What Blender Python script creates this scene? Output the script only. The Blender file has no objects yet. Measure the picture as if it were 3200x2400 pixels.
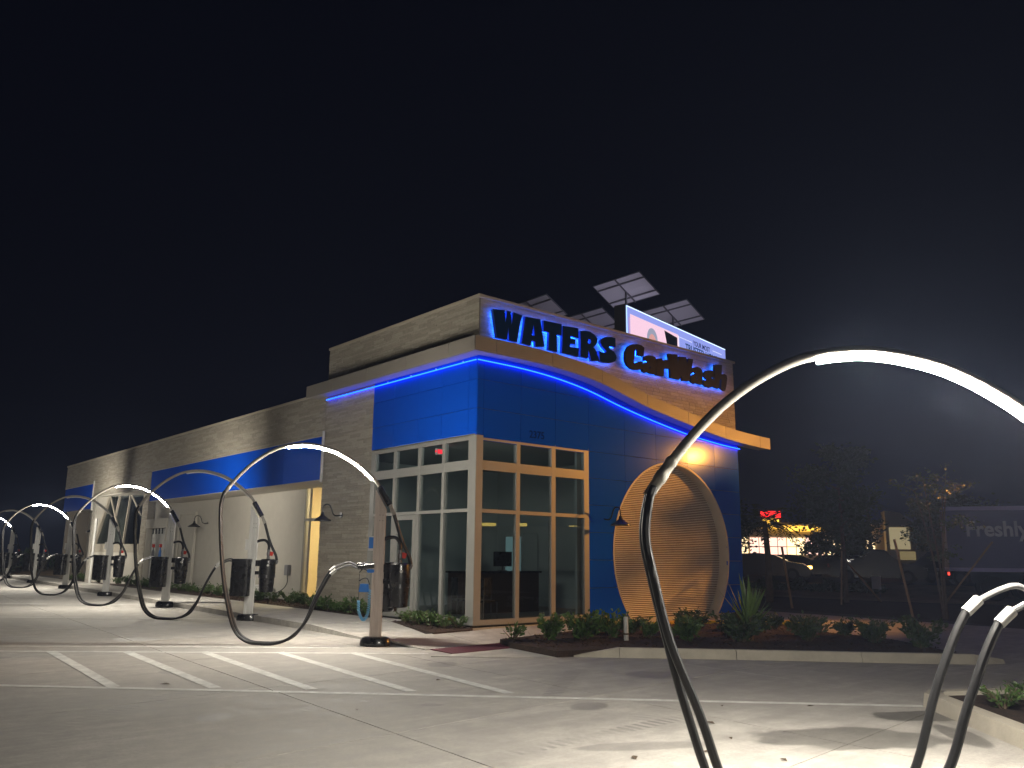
import bpy, bmesh, math, random
from mathutils import Vector, Matrix
random.seed(7)
S = bpy.context.scene
COL = S.collection
R = math.radians

# ------------------------------------------------------------------ camera
CAM = Vector((-11.06, -14.11, 1.6))
yaw, pitch, roll = R(49.5006), R(11.7002), R(0.6462)
fw = Vector((math.cos(yaw)*math.cos(pitch), math.sin(yaw)*math.cos(pitch), math.sin(pitch)))
rt = Vector((math.sin(yaw), -math.cos(yaw), 0)); up = rt.cross(fw)
r2 = rt*math.cos(roll)+up*math.sin(roll); u2 = up*math.cos(roll)-rt*math.sin(roll)
cd = bpy.data.cameras.new('camera'); cam = bpy.data.objects.new('camera', cd); COL.objects.link(cam)
cam.matrix_world = Matrix(((r2.x, u2.x, -fw.x, CAM.x), (r2.y, u2.y, -fw.y, CAM.y), (r2.z, u2.z, -fw.z, CAM.z), (0, 0, 0, 1)))
cd.sensor_width = 36; cd.sensor_fit = 'HORIZONTAL'; cd.lens = 2589.6/3200*36; cd.clip_end = 2000; cd.clip_start = .05
S.camera = cam
# ------------------------------------------------------------------ night sky
w = bpy.data.worlds.new('World'); S.world = w; w.use_nodes = True
nt = w.node_tree; bg = nt.nodes['Background']
bg.inputs[0].default_value = (.36, .42, .95, 1); bg.inputs[1].default_value = 0.005     # moonless night, even dark blue
S.view_settings.view_transform = 'Standard'; S.view_settings.look = 'None'
S.view_settings.exposure = 0; S.view_settings.gamma = 1
S.cycles.use_denoising = True; S.cycles.max_bounces = 6; S.cycles.diffuse_bounces = 3; S.cycles.glossy_bounces = 3
S.cycles.transparent_max_bounces = 12; S.cycles.caustics_reflective = False; S.cycles.caustics_refractive = False
S.cycles.sample_clamp_indirect = 4; S.cycles.use_light_tree = True

LED_W = 900.; LED_FG = 1500.; ROPE = 14.; HALO = 21.; SODIUM = 11000.

# ------------------------------------------------------------------ materials
def srgb(r, g, b):
    f = lambda c: (c/255/12.92) if c/255 <= .04045 else ((c/255+.055)/1.055)**2.4
    return (f(r), f(g), f(b), 1)
def mat(name, col, rough=.6, metal=0., var=0., scale=3., bump=0., bscale=40., spec=.5, emit=None, es=0., stretch=None, coat=0., detail=6, wpos=True):
    m = bpy.data.materials.new(name); m.use_nodes = True; t = m.node_tree; b = t.nodes['Principled BSDF']
    if len(col) == 3: col = (*col, 1)
    b.inputs['Base Color'].default_value = col; b.inputs['Roughness'].default_value = rough
    b.inputs['Metallic'].default_value = metal; b.inputs['Specular IOR Level'].default_value = spec
    b.inputs['Coat Weight'].default_value = coat; b.inputs['Coat Roughness'].default_value = .1
    if emit: b.inputs['Emission Color'].default_value = (*emit[:3], 1); b.inputs['Emission Strength'].default_value = es
    src = None
    if var or bump:
        if wpos:
            g = t.nodes.new('ShaderNodeNewGeometry'); src = g.outputs['Position']
        else:
            g = t.nodes.new('ShaderNodeTexCoord'); src = g.outputs['Object']
        if stretch:
            mp = t.nodes.new('ShaderNodeMapping'); mp.inputs['Scale'].default_value = stretch
            t.links.new(src, mp.inputs[0]); src = mp.outputs[0]
    if var:
        n = t.nodes.new('ShaderNodeTexNoise'); n.inputs['Scale'].default_value = scale; n.inputs['Detail'].default_value = detail; n.inputs['Roughness'].default_value = .65
        t.links.new(src, n.inputs['Vector'])
        mr = t.nodes.new('ShaderNodeMapRange'); mr.inputs[1].default_value = .3; mr.inputs[2].default_value = .7
        mr.inputs[3].default_value = 1-var; mr.inputs[4].default_value = 1+var
        t.links.new(n.outputs[0], mr.inputs[0])
        mx = t.nodes.new('ShaderNodeVectorMath'); mx.operation = 'SCALE'; mx.inputs[0].default_value = col[:3]
        t.links.new(mr.outputs[0], mx.inputs['Scale']); t.links.new(mx.outputs[0], b.inputs['Base Color'])
        mr2 = t.nodes.new('ShaderNodeMapRange'); mr2.inputs[3].default_value = max(.05, rough-.12); mr2.inputs[4].default_value = min(1, rough+.12)
        t.links.new(n.outputs[0], mr2.inputs[0]); t.links.new(mr2.outputs[0], b.inputs['Roughness'])
    if bump:
        n2 = t.nodes.new('ShaderNodeTexNoise'); n2.inputs['Scale'].default_value = bscale; n2.inputs['Detail'].default_value = 5
        t.links.new(src, n2.inputs['Vector'])
        bp = t.nodes.new('ShaderNodeBump'); bp.inputs['Strength'].default_value = bump; bp.inputs['Distance'].default_value = .02
        t.links.new(n2.outputs[0], bp.inputs['Height']); t.links.new(bp.outputs[0], b.inputs['Normal'])
    return m
def emis(name, col, s):
    m = bpy.data.materials.new(name); m.use_nodes = True; t = m.node_tree
    for n in list(t.nodes): t.nodes.remove(n)
    e = t.nodes.new('ShaderNodeEmission'); e.inputs[0].default_value = (*col[:3], 1); e.inputs[1].default_value = s
    o = t.nodes.new('ShaderNodeOutputMaterial'); t.links.new(e.outputs[0], o.inputs[0]); return m
def glassmat(name, tint=(.8, .84, .84), k=1.0):
    m = bpy.data.materials.new(name); m.use_nodes = True; t = m.node_tree
    for n in list(t.nodes): t.nodes.remove(n)
    tr = t.nodes.new('ShaderNodeBsdfTransparent'); tr.inputs[0].default_value = (*tint, 1)
    gl = t.nodes.new('ShaderNodeBsdfGlossy'); gl.inputs['Roughness'].default_value = .01; gl.inputs[0].default_value = (.8, .9, .95, 1)
    fr = t.nodes.new('ShaderNodeFresnel'); fr.inputs[0].default_value = 1.55
    mm = t.nodes.new('ShaderNodeMath'); mm.operation = 'MULTIPLY_ADD'; mm.inputs[1].default_value = k; mm.inputs[2].default_value = .03
    mx = t.nodes.new('ShaderNodeMixShader'); o = t.nodes.new('ShaderNodeOutputMaterial')
    ge = t.nodes.new('ShaderNodeNewGeometry'); om = t.nodes.new('ShaderNodeMath'); om.operation = 'SUBTRACT'; om.inputs[0].default_value = 1.; om.use_clamp = True
    pm = t.nodes.new('ShaderNodeMath'); pm.operation = 'MULTIPLY'      # only the outer surface mirrors, the exit face lets light through
    t.links.new(ge.outputs['Backfacing'], om.inputs[1]); t.links.new(fr.outputs[0], mm.inputs[0]); t.links.new(mm.outputs[0], pm.inputs[0]); t.links.new(om.outputs[0], pm.inputs[1]); t.links.new(pm.outputs[0], mx.inputs[0])
    t.links.new(tr.outputs[0], mx.inputs[1]); t.links.new(gl.outputs[0], mx.inputs[2]); t.links.new(mx.outputs[0], o.inputs[0]); return m

def concrete(name, col, stains=True):
    m = bpy.data.materials.new(name); m.use_nodes = True; t = m.node_tree; N = t.nodes; L = t.links; b = N['Principled BSDF']
    g = N.new('ShaderNodeNewGeometry'); P = g.outputs['Position']
    def noise(sc, d=5, r=.6, vec=P):
        n = N.new('ShaderNodeTexNoise'); n.inputs['Scale'].default_value = sc; n.inputs['Detail'].default_value = d; n.inputs['Roughness'].default_value = r
        L.new(vec, n.inputs['Vector']); return n.outputs[0]
    def mr(x, a, c, lo, hi):
        q = N.new('ShaderNodeMapRange'); q.interpolation_type = 'SMOOTHSTEP'
        for i, v in ((1, a), (2, c), (3, lo), (4, hi)): q.inputs[i].default_value = v
        L.new(x, q.inputs[0]); return q.outputs[0]
    def mul(a, c):
        q = N.new('ShaderNodeMath'); q.operation = 'MULTIPLY'; L.new(a, q.inputs[0]); L.new(c, q.inputs[1]); return q.outputs[0]
    mp = N.new('ShaderNodeMapping'); mp.inputs['Rotation'].default_value = (0, 0, R(-38)); mp.inputs['Scale'].default_value = (.5, 5., 1)
    L.new(P, mp.inputs[0])
    v = mul(mr(noise(.3), .3, .7, .84, 1.1), mr(noise(3.4, 10, .75), .25, .75, .78, 1.18))
    v = mul(v, mr(noise(38, 5, .75), .25, .75, .84, 1.14))
    v = mul(v, mr(noise(1.0, 6, .6, mp.outputs[0]), .3, .75, .88, 1.07))      # broom sweep / traffic streaks
    if stains:
        # damp patches on the slab near the kerb
        def spot(cx, cy, sx, sy, rot, dark):
            q = N.new('ShaderNodeMapping'); q.vector_type = 'TEXTURE'; q.inputs['Location'].default_value = (cx, cy, 0)
            q.inputs['Rotation'].default_value = (0, 0, R(rot)); q.inputs['Scale'].default_value = (sx, sy, 50); L.new(P, q.inputs[0])
            nn = N.new('ShaderNodeTexNoise'); nn.inputs['Scale'].default_value = 2.2; nn.inputs['Detail'].default_value = 5; L.new(P, nn.inputs['Vector'])
            ln = N.new('ShaderNodeVectorMath'); ln.operation = 'LENGTH'; L.new(q.outputs[0], ln.inputs[0])
            ad = N.new('ShaderNodeMath'); ad.operation = 'ADD'; L.new(ln.outputs['Value'], ad.inputs[0]); L.new(nn.outputs[0], ad.inputs[1])
            return mr(ad.outputs[0], 1.35, 1.52, dark, 1.)
        v = mul(v, spot(-3.45, -9.98, .95, .48, -35, .5)); v = mul(v, spot(-1.75, -9.95, .62, .3, -30, .42)); v = mul(v, spot(-2.5, -10.6, .6, .16, 45, .55))
        v = mul(v, spot(-5.2, -9.05, .7, .16, -28, .75))
        for ox, oy, orad in ((-6.9,-2.1,.09),(-5.5,-6.3,.06),(-4.2,-7.4,.12),(-7.6,-5.6,.1),(-8.6,.9,.16),(-3.4,-3.6,.14),(-5.9,2.6,.2),(-1.6,-6.3,.22)):
            v = mul(v, spot(ox, oy, orad*2.4, orad*1.7, ox*40, .68))
        # tyre tread marks
        def tread(cx, cy, ln_, rot, dark):
            q = N.new('ShaderNodeMapping'); q.vector_type = 'TEXTURE'; q.inputs['Location'].default_value = (cx, cy, 0)
            q.inputs['Rotation'].default_value = (0, 0, R(rot)); L.new(P, q.inputs[0])
            sx = N.new('ShaderNodeSeparateXYZ'); L.new(q.outputs[0], sx.inputs[0])
            def ab(o):
                a = N.new('ShaderNodeMath'); a.operation = 'ABSOLUTE'; L.new(o, a.inputs[0]); return a.outputs[0]
            wv = N.new('ShaderNodeTexWave'); wv.inputs['Scale'].default_value = 2.6; wv.inputs['Distortion'].default_value = 1.2; L.new(q.outputs[0], wv.inputs['Vector'])
            msk = mul(mul(mr(ab(sx.outputs[1]), .09, .13, 1, 0), mr(ab(sx.outputs[0]), ln_*.6, ln_, 1, 0)), mul(mr(wv.outputs[0], .35, .65, 0, 1), mr(noise(1.7), .4, .6, .2, 1)))
            return mr(msk, 0, 1, 1, dark)
        v = mul(v, tread(-5.2, -8.5, 1.7, 3, .5)); v = mul(v, tread(-3.2, -6.0, 1.6, 38, .55)); v = mul(v, tread(-8.2, -4.6, 1.5, 40, .6)); v = mul(v, tread(-3.6, -7.9, 1., 25, .6))
    c = N.new('ShaderNodeVectorMath'); c.operation = 'SCALE'; c.inputs[0].default_value = col[:3]; L.new(v, c.inputs['Scale'])
    L.new(c.outputs[0], b.inputs['Base Color'])
    L.new(mr(v, .5, 1.1, .5, .88), b.inputs['Roughness'])
    bp = N.new('ShaderNodeBump'); bp.inputs['Strength'].default_value = .25; bp.inputs['Distance'].default_value = .01
    L.new(noise(60, 6, .7), bp.inputs['Height']); L.new(bp.outputs[0], b.inputs['Normal'])
    return m

M = dict(
 concrete=concrete('concrete', (.40, .38, .35)),
 walk=concrete('walk_concrete', (.44, .42, .385), False),
 kerb=mat('kerb_concrete', (.42, .385, .32), .85, var=.15, scale=3, bump=.2),
 joint=mat('joint', (.06, .055, .05), .9),
 paint=mat('road_paint', (.60, .60, .57), .7, var=.28, scale=5, bump=.1, bscale=90),
 mulch=mat('mulch', (.035, .02, .013), .95, var=.5, scale=14, bump=1, bscale=45),
 chip=mat('mulch_chip', (.06, .034, .022), .95, var=.6, scale=25),
 soil=mat('soil', (.06, .045, .03), .95, var=.4, scale=2.5, bump=.6, bscale=30),
 sand=mat('sandy_verge', (.22, .16, .1), .95, var=.35, scale=1.2, bump=.4),
 asphalt=mat('asphalt', (.05, .05, .05), .85, var=.25, scale=4, bump=.3, bscale=80),
 stucco=mat('stucco', (.48, .455, .40), .9, var=.05, scale=3, bump=.25, bscale=120),
 stone1=mat('ledgestone_a', (.33, .30, .245), .9, var=.14, scale=9, bump=.35, bscale=30, stretch=(1, 1, 3)),
 stone2=mat('ledgestone_b', (.295, .268, .218), .9, var=.16, scale=9, bump=.35, bscale=30, stretch=(1, 1, 3)),
 stone3=mat('ledgestone_c', (.365, .335, .277), .9, var=.14, scale=9, bump=.35, bscale=30, stretch=(1, 1, 3)),
 stoneback=mat('stone_mortar', (.25, .22, .18), .95),
 blue=mat('blue_metal_panel', (.002, .066, .52), .15, metal=.0, var=.0, scale=.8, bump=.02, bscale=1.2, spec=.03),
 numb=mat('number_face', (.001, .022, .17), .95, spec=.0),
 dark=mat('dark_gap', (.012, .014, .02), .8),
 fascia=mat('fascia_panel', (.23, .21, .185), .55, var=.05, scale=2),
 coping=mat('coping', (.42, .38, .31), .55, var=.06, scale=2),
 frame=mat('window_frame', (.25, .25, .235), .45, metal=.1, var=.04, scale=4),
 glass=glassmat('glass'),
 litglass=glassmat('lit_glass', (.95, .95, .9), .6),
 shutter=mat('shutter_slat', (.68, .63, .56), .6, metal=.0, var=.08, scale=3, spec=.25),
 alum=mat('aluminium', (.66, .66, .64), .42, metal=.4, var=.06, scale=6, stretch=(6, 6, .6)),
 film=mat('filmed_post', (.46, .39, .345), .5, metal=.2, var=.12, scale=4, stretch=(5, 5, .5)),
 pipe=mat('pipe', (.27, .255, .23), .72, metal=.0, spec=.2, var=.12, scale=8),
 black=mat('black_plastic', (.012, .012, .013), .28, var=.2, scale=6, coat=.2),
 hose=mat('hose', (.014, .014, .015), .42, bump=.15, bscale=160, spec=.35),
 rubber=mat('rubber', (.014, .014, .014), .6),
 red=mat('red_handle', (.5, .03, .015), .4),
 white=mat('white_cuff', (.55, .55, .53), .5, var=.05, scale=10),
 chrome=mat('steel_tube', (.14, .14, .145), .42, metal=.5),
 bluep=mat('blue_plastic', (.03, .17, .55), .4),
 ltblue=mat('coil_hose', (.16, .42, .68), .35),
 lampblack=mat('lamp_enamel', (.01, .01, .011), .4),
 redpad=mat('red_tactile', (.10, .014, .024), .6, var=.2, scale=10),
 yellow=mat('yellow_paint', (.62, .42, .02), .6, var=.15, scale=6),
 leaf=mat('leaf', (.06, .11, .025), .5, var=.35, scale=6),
 leafd=mat('leaf_dark', (.045, .07, .025), .55, var=.35, scale=5),
 leafy=mat('yucca_leaf', (.12, .19, .05), .45, var=.25, scale=5),
 bark=mat('bark', (.11, .08, .055), .9, var=.3, scale=8, bump=.6, bscale=25),
 stake=mat('timber_stake', (.32, .21, .12), .85, var=.2, scale=8),
 navy=mat('letter_face', (.001, .02, .075), .85, spec=.05),
 brown=mat('letter_face_bronze', (.014, .011, .01), .75, spec=.15),
 haloside=mat('letter_side_halo_tint', (.02, .09, .5), .35),  # blue halo light put into the colour of the letter sides
 solar=mat('solar_back', (.72, .70, .74), .6),
 solarrail=mat('solar_rail', (.2, .2, .21), .5, metal=.4),
 roofm=mat('roof_membrane', (.35, .35, .34), .9),
 inwall=mat('inside_wall', (.42, .46, .46), .8),
 infloor=mat('inside_floor', (.16, .16, .155), .35, var=.1, scale=3),
 wood=mat('dark_wood', (.05, .03, .02), .5),
 cream=mat('cream_wall', (.62, .52, .34), .8),
 trailer=mat('trailer_side', (.14, .135, .25), .5, var=.08, scale=1.5),
 rail=mat('trailer_rail', (.5, .46, .7), .5),
 text=mat('trailer_text', (.62, .62, .66), .5),
 carpaint=mat('car_dark', (.012, .014, .018), .25, coat=.5),
 carpaint2=mat('car_silver', (.05, .05, .055), .25, coat=.5),
 carglass=mat('car_glass', (.005, .006, .007), .08),
 tyre=mat('tyre', (.012, .012, .012), .8),
 rim=mat('rim', (.05, .05, .05), .45, metal=.5),
)
E_led = emis('led_white', (1., .93, .80), LED_W)
E_ledfg = emis('led_white_near', (1., .93, .80), LED_FG)
E_rope = emis('led_blue', (.004, .018, 1.), ROPE)
E_core = emis('led_blue_dots', (.02, .3, 1.), 3.)
E_halo = emis('halo_blue', (.008, .10, 1.), HALO)
E_side = emis('led_lens_side', (1., .93, .80), 900.); E_sidefg = emis('led_lens_side_near', (1., .93, .80), 1950.)

# ------------------------------------------------------------------ helpers
class MB:
    def __init__(s): s.v = []; s.f = []
    def add(s, vs, fs):
        o = len(s.v); s.v += [tuple(p) for p in vs]; s.f += [tuple(i+o for i in f) for f in fs]; return s
    def box(s, x0, x1, y0, y1, z0, z1):
        return s.add([(x0,y0,z0),(x1,y0,z0),(x1,y1,z0),(x0,y1,z0),(x0,y0,z1),(x1,y0,z1),(x1,y1,z1),(x0,y1,z1)],
                     [(0,3,2,1),(4,5,6,7),(0,1,5,4),(1,2,6,5),(2,3,7,6),(3,0,4,7)])
    def obox(s, c, sx, sy, sz, ex=(1,0,0), ey=(0,1,0), ez=(0,0,1)):
        c = Vector(c); ex = Vector(ex).normalized(); ey = Vector(ey).normalized(); ez = Vector(ez).normalized()
        vs = [c+ex*(a*sx/2)+ey*(b*sy/2)+ez*(d*sz/2) for d in (-1,1) for (a,b) in ((-1,-1),(1,-1),(1,1),(-1,1))]
        return s.add(vs, [(0,3,2,1),(4,5,6,7),(0,1,5,4),(1,2,6,5),(2,3,7,6),(3,0,4,7)])
    def bar(s, a, b, wd, h=None):
        a = Vector(a); b = Vector(b); d = (b-a); q = Vector((0,0,1)) if abs(d.normalized().z) < .95 else Vector((1,0,0))
        ey = q.cross(d).normalized(); ez = d.cross(ey).normalized()
        return s.obox((a+b)/2, d.length, wd, h or wd, d, ey, ez)
    def prism(s, poly, lo, hi, f):
        n = len(poly); vs = [f(p[0], p[1], lo) for p in poly]+[f(p[0], p[1], hi) for p in poly]
        fs = [tuple(range(n))[::-1], tuple(range(n, 2*n))]+[(i, (i+1) % n, (i+1) % n+n, i+n) for i in range(n)]
        return s.add(vs, fs)
    def tube(s, pts, r, n=8, caps=True):
        pts = [Vector(p) for p in pts]; m = len(pts); rs = r if isinstance(r, (list, tuple)) else [r]*m
        vs = []; prev = None
        for i, p in enumerate(pts):
            d = (pts[min(i+1, m-1)]-pts[max(i-1, 0)]).normalized()
            if prev is None:
                q = Vector((0,0,1)) if abs(d.z) < .9 else Vector((1,0,0)); a = q.cross(d).normalized()
            else: a = (prev-d*prev.dot(d)).normalized()
            prev = a; b = d.cross(a)
            vs += [p+(a*math.cos(2*math.pi*k/n)+b*math.sin(2*math.pi*k/n))*rs[i] for k in range(n)]
        fs = [(i*n+k, i*n+(k+1) % n, (i+1)*n+(k+1) % n, (i+1)*n+k) for i in range(m-1) for k in range(n)]
        if caps: fs += [tuple(range(n))[::-1], tuple(range((m-1)*n, m*n))]
        return s.add(vs, fs)
    def lathe(s, prof, c=(0,0,0), n=16, sx=1., sy=1., caps=True):
        vs = [(c[0]+r*math.cos(2*math.pi*k/n)*sx, c[1]+r*math.sin(2*math.pi*k/n)*sy, c[2]+z) for r, z in prof for k in range(n)]
        m = len(prof); fs = [(i*n+k, i*n+(k+1) % n, (i+1)*n+(k+1) % n, (i+1)*n+k) for i in range(m-1) for k in range(n)]
        if caps: fs += [tuple(range(n))[::-1], tuple(range((m-1)*n, m*n))]
        return s.add(vs, fs)
    def mesh(s, name):
        me = bpy.data.meshes.new(name); me.from_pydata(s.v, [], s.f); me.update(); return me
    def build(s, name, m, parent=None, smooth=False, bevel=0):
        me = s.mesh(name); me.materials.append(m)
        if smooth:
            for p in me.polygons: p.use_smooth = True
        if bevel or smooth:
            bm = bmesh.new(); bm.from_mesh(me)
            if smooth: bmesh.ops.recalc_face_normals(bm, faces=bm.faces)
            if bevel: bmesh.ops.bevel(bm, geom=bm.edges[:], offset=bevel, segments=2, affect='EDGES', clamp_overlap=True)
            bm.to_mesh(me); bm.free()
        if smooth: me.set_sharp_from_angle(angle=R(40))
        o = bpy.data.objects.new(name, me); COL.objects.link(o)
        if parent: o.parent = parent
        return o
def tag(o, label=None, cat=None, group=None, kind=None):
    if label: o['label'] = label
    if cat: o['category'] = cat
    if group: o['group'] = group
    if kind: o['kind'] = kind
    return o
def thing(name, label, cat, loc=(0,0,0), rz=0, group=None):
    o = bpy.data.objects.new(name, None); COL.objects.link(o); o.location = loc; o.rotation_euler = (0,0,rz); o.empty_display_size = .1
    return tag(o, label, cat, group)
def copy_tree(o, parent=None):
    c = o.copy(); COL.objects.link(c); c.parent = parent
    for ch in list(o.children): copy_tree(ch, c)
    return c
def spline(pts, n=8):
    P = [Vector(p) for p in pts]; out = []
    for i in range(len(P)-1):
        a = P[max(i-1, 0)]; b = P[i]; c = P[i+1]; d = P[min(i+2, len(P)-1)]
        for k in range(n):
            t = k/n; out.append(.5*((2*b)+(c-a)*t+(2*a-5*b+4*c-d)*t*t+(3*b-a-3*c+d)*t**3))
    out.append(P[-1]); return out
def interp(tab, x):
    if x <= tab[0][0]: return tab[0][1]
    for (a, b), (c, d) in zip(tab, tab[1:]):
        if x <= c:
            t = (x-a)/(c-a); t = t
            return b+(d-b)*t
    return tab[-1][1]
def poly_obj(name, poly, z, m, parent=None, thick=0.):
    b = MB(); zf = z if callable(z) else (lambda x, y: z); n = len(poly)
    if thick:
        vs = [(x, y, zf(x, y)) for x, y in poly]+[(x, y, zf(x, y)-thick) for x, y in poly]
        b.add(vs, [tuple(range(n)), tuple(range(n, 2*n))[::-1]]+[(i, i+n, (i+1) % n+n, (i+1) % n) for i in range(n)])
    else: b.add([(x, y, zf(x, y)) for x, y in poly], [tuple(range(n))])
    return b.build(name, m, parent)
def text_obj(name, body, size, m, parent, mw, bold=0., extrude=.004, sx=1.):
    cu = bpy.data.curves.new(name, 'FONT'); cu.body = body; cu.size = size; cu.offset = bold; cu.extrude = extrude; cu.resolution_u = 3
    t = bpy.data.objects.new('tmp', cu); COL.objects.link(t)
    bpy.context.view_layer.update()
    me = bpy.data.meshes.new_from_object(t.evaluated_get(bpy.context.evaluated_depsgraph_get()))
    bpy.data.objects.remove(t); bpy.data.curves.remove(cu)
    me.transform(mw @ Matrix.Diagonal((sx, 1, 1, 1))); me.materials.clear(); me.materials.append(m)
    o = bpy.data.objects.new(name, me); COL.objects.link(o)
    if parent: o.parent = parent
    return o
def frame_mat(o, ex, ey):
    ex = Vector(ex).normalized(); ey = Vector(ey).normalized(); ez = ex.cross(ey)
    return Matrix(((ex.x, ey.x, ez.x, o[0]), (ex.y, ey.y, ez.y, o[1]), (ex.z, ey.z, ez.z, o[2]), (0,0,0,1)))

# ================================================================== GROUND
RN = Vector((.879, .477)); RD = Vector((.477, -.879))           # road normal / direction
def terr(s): return interp([(-1e4, -.06), (25, -.06), (29, .42), (1e4, .42)], s)
b = MB(); ss = [-150, 24, 25, 26, 27, 28, 29, 30, 170]
for s_ in ss:
    for t_ in (-180, 180):
        p = RN*s_+RD*t_; b.v.append((p.x, p.y, terr(s_)))
b.f += [(2*i, 2*i+1, 2*i+3, 2*i+2) for i in range(len(ss)-1)]
tag(b.build('ground', M['soil']), kind='structure')
def rs(s_, t_, z): p = RN*s_+RD*t_; return (p.x, p.y, z)
b = MB(); b.add([rs(29.5, -175, .44), rs(29.5, 175, .44), rs(44, 175, .44), rs(44, -175, .44)], [(0,1,2,3)])
tag(b.build('road', M['asphalt']), kind='structure')
b = MB(); b.add([rs(21, -60, -.045), rs(21, 60, -.045), rs(25, 60, -.045), rs(25, -60, -.045), rs(29, 60, .435), rs(29, -60, .435)], [(0,1,2,3), (3,2,4,5)])
tag(b.build('verge', M['sand']), kind='structure')
# concrete lot: base + slabs
lot = tag(poly_obj('parking_lot', [(-60,-60),(13.5,-60),(12.2,-6.3),(13.45,-4),(13.55,-1),(13.9,2),(14.5,60),(-60,60)], -.03, M['joint']), kind='structure')
GA = Vector((.058, 1.)); GB = Vector((1., .11)); G0 = Vector((-6.43, -4.16))
SIDE = [(-2.5, 0), (0, 44)]
def curbx(y): return -2.52+.034*max(y, 0)
gap = .006
for i in range(-5, 7):
    for j in range(-5, 19):
        o = G0+GB*3.1*i+GA*3.15*j
        cx, cy = o.x+1.6, o.y+1.6
        if cx > 13 or cy < -19: continue
        if j > 2 and cx > 2: continue
        if cx > 0 and cy > 1.5 and cx < 10: continue
        a = o+GB*gap+GA*gap; c = o+GB*(3.1-gap)+GA*gap; d = o+GB*(3.1-gap)+GA*(3.15-gap); e = o+GB*gap+GA*(3.15-gap)
        poly_obj('concrete_slab', [(a.x,a.y),(c.x,c.y),(d.x,d.y),(e.x,e.y)], 0, M['concrete'], lot, .025)
rl = random.Random(31)
for k, (lx, ly) in enumerate([(-5.1,-9.6),(-4.95,-9.55),(-4.35,-9.35),(-3.9,-8.8),(-5.6,-9.3),(-6.3,-6.1),(-4.4,-4.9),(-7.3,-3.2),(-3.0,-8.3),(-2.2,-8.9),(-4.7,-10.1)]):
    a = rl.uniform(0, 6.28); ll = rl.uniform(.035, .07); c_, s_ = math.cos(a), math.sin(a); pts_ = [(-1,0,.002),(-.2,.45,.012),(1,0,.006),(-.1,-.45,.016)]
    o = MB().add([((px*c_-py*s_)*ll, (px*s_+py*c_)*ll, pz) for px, py, pz in pts_], [(0,1,2,3)]).build('fallen_leaf', M['bark']); o.location = (lx, ly, .002)
    tag(o, 'tiny dry brown leaf lying on the concrete', 'leaf', 'dry leaves on the concrete')
# painted markings, 4 mm thick sheets
def stripe(p, q, wd, name='painted_line', z=.004):
    p = Vector(p); q = Vector(q); d = (q-p).normalized(); n = Vector((-d.y, d.x))*wd/2
    return poly_obj(name, [tuple(p-n), tuple(q-n), tuple(q+n), tuple(p+n)], z, M['paint'], lot)
def online(p0, p1, x):
    t = (x-p0[0])/(p1[0]-p0[0]); return (x, p0[1]+(p1[1]-p0[1])*t)
la0, la1 = (-8.23, 1.84), (-2.8, -2.39)         # hatch upper line
lb0, lb1 = (-8.89, -2.13), (-1.17, -9.68)       # hatch lower line
lc0, lc1 = (-8.09, 2.67), (-5.02, .33)          # line at the vacuum
stripe(online(la0, la1, -13), la1, .13)
stripe(online(lb0, lb1, -14), lb1, .13)
stripe(online(lc0, lc1, -13), online(lc0, lc1, -3.55), .12)
for h0, h1 in [((-8.95,2.2),(-9.2,-2.0)),((-7.59,1.39),(-7.85,-3.05)),((-6.64,.68),(-6.92,-3.85)),((-5.65,-.05),(-6.05,-4.62)),((-4.68,-.82),(-5.18,-5.45)),((-3.75,-1.56),(-4.33,-6.25)),((-10.0,3.0),(-10.3,-.9))]:
    stripe(h0, h1, .15, z=.006)
for k in range(1, 7):                             # stall lines by the further vacuum posts
    y0 = -.35+6.6*k; stripe((curbx(y0)-.25, y0), (curbx(y0)-5.2, y0+4.05), .12)

# pavement (slabs) along the building
walk = tag(poly_obj('pavement', [(-1.9,-.2),(-1.9,44),(1.3,44),(1.3,-.2)], -.02, M['joint']), kind='structure')
def wz(x, y):
    if y < 2.4:
        t = max(0, min(1, (y+.4)/2.8)); edge = .012+.118*t
        k = max(0, min(1, (x-curbx(y))/2.2)); return edge+(.115-edge)*k*.8 if x < 0 else .1
    return .13
ys = [-.3, .9, 2.4]+[2.4+1.55*k for k in range(1, 28)]
for y0, y1 in zip(ys, ys[1:]):
    xr = -.25 if y0 > 3.9 else (-.4 if y0 > 2.2 else None)
    if xr is None:
        xa, xb = (-1.32, -.95) if y0 < .5 else (-.95, -.5)
        poly = [(curbx(y0), y0+.006), (xa, y0+.006), (xb, y1-.006), (curbx(y1), y1-.006)]
    else: poly = [(curbx(y0), y0+.006), (xr+.035*max(0,y0-4)*.3, y0+.006), (xr+.035*max(0,y1-4)*.3, y1-.006), (curbx(y1), y1-.006)]
    poly_obj('pavement_slab', poly, wz, M['walk'], walk, .16)
# front walk (below the windows) and ramp apron
for poly in ([(-2.55,-1.95),(-1.22,-1.84),(-1.0,-.33),(-2.5,-.3)], [(-1.21,-1.84),(.1,-1.75),(.8,-.82),(.55,-.15),(-.35,-.3),(-.99,-.33)],
             [(.11,-1.75),(2.0,-1.3),(4.2,-1.3),(4.2,-.12),(.56,-.14),(.81,-.82)], [(-2.55,-2.72),(-1.2,-2.62),(-1.45,-4.0),(-2.0,-3.7),(-3.0,-2.75)]):
    poly_obj('pavement_slab', poly, lambda x, y: .012+max(0, min(.085, (y+1.9)*.05)), M['walk'], walk, .03)
poly_obj('pavement_slab', [(-.5,2.42),(.05,2.42),(.05,3.4),(-.38,3.4)], .12, M['walk'], walk, .03)
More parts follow.
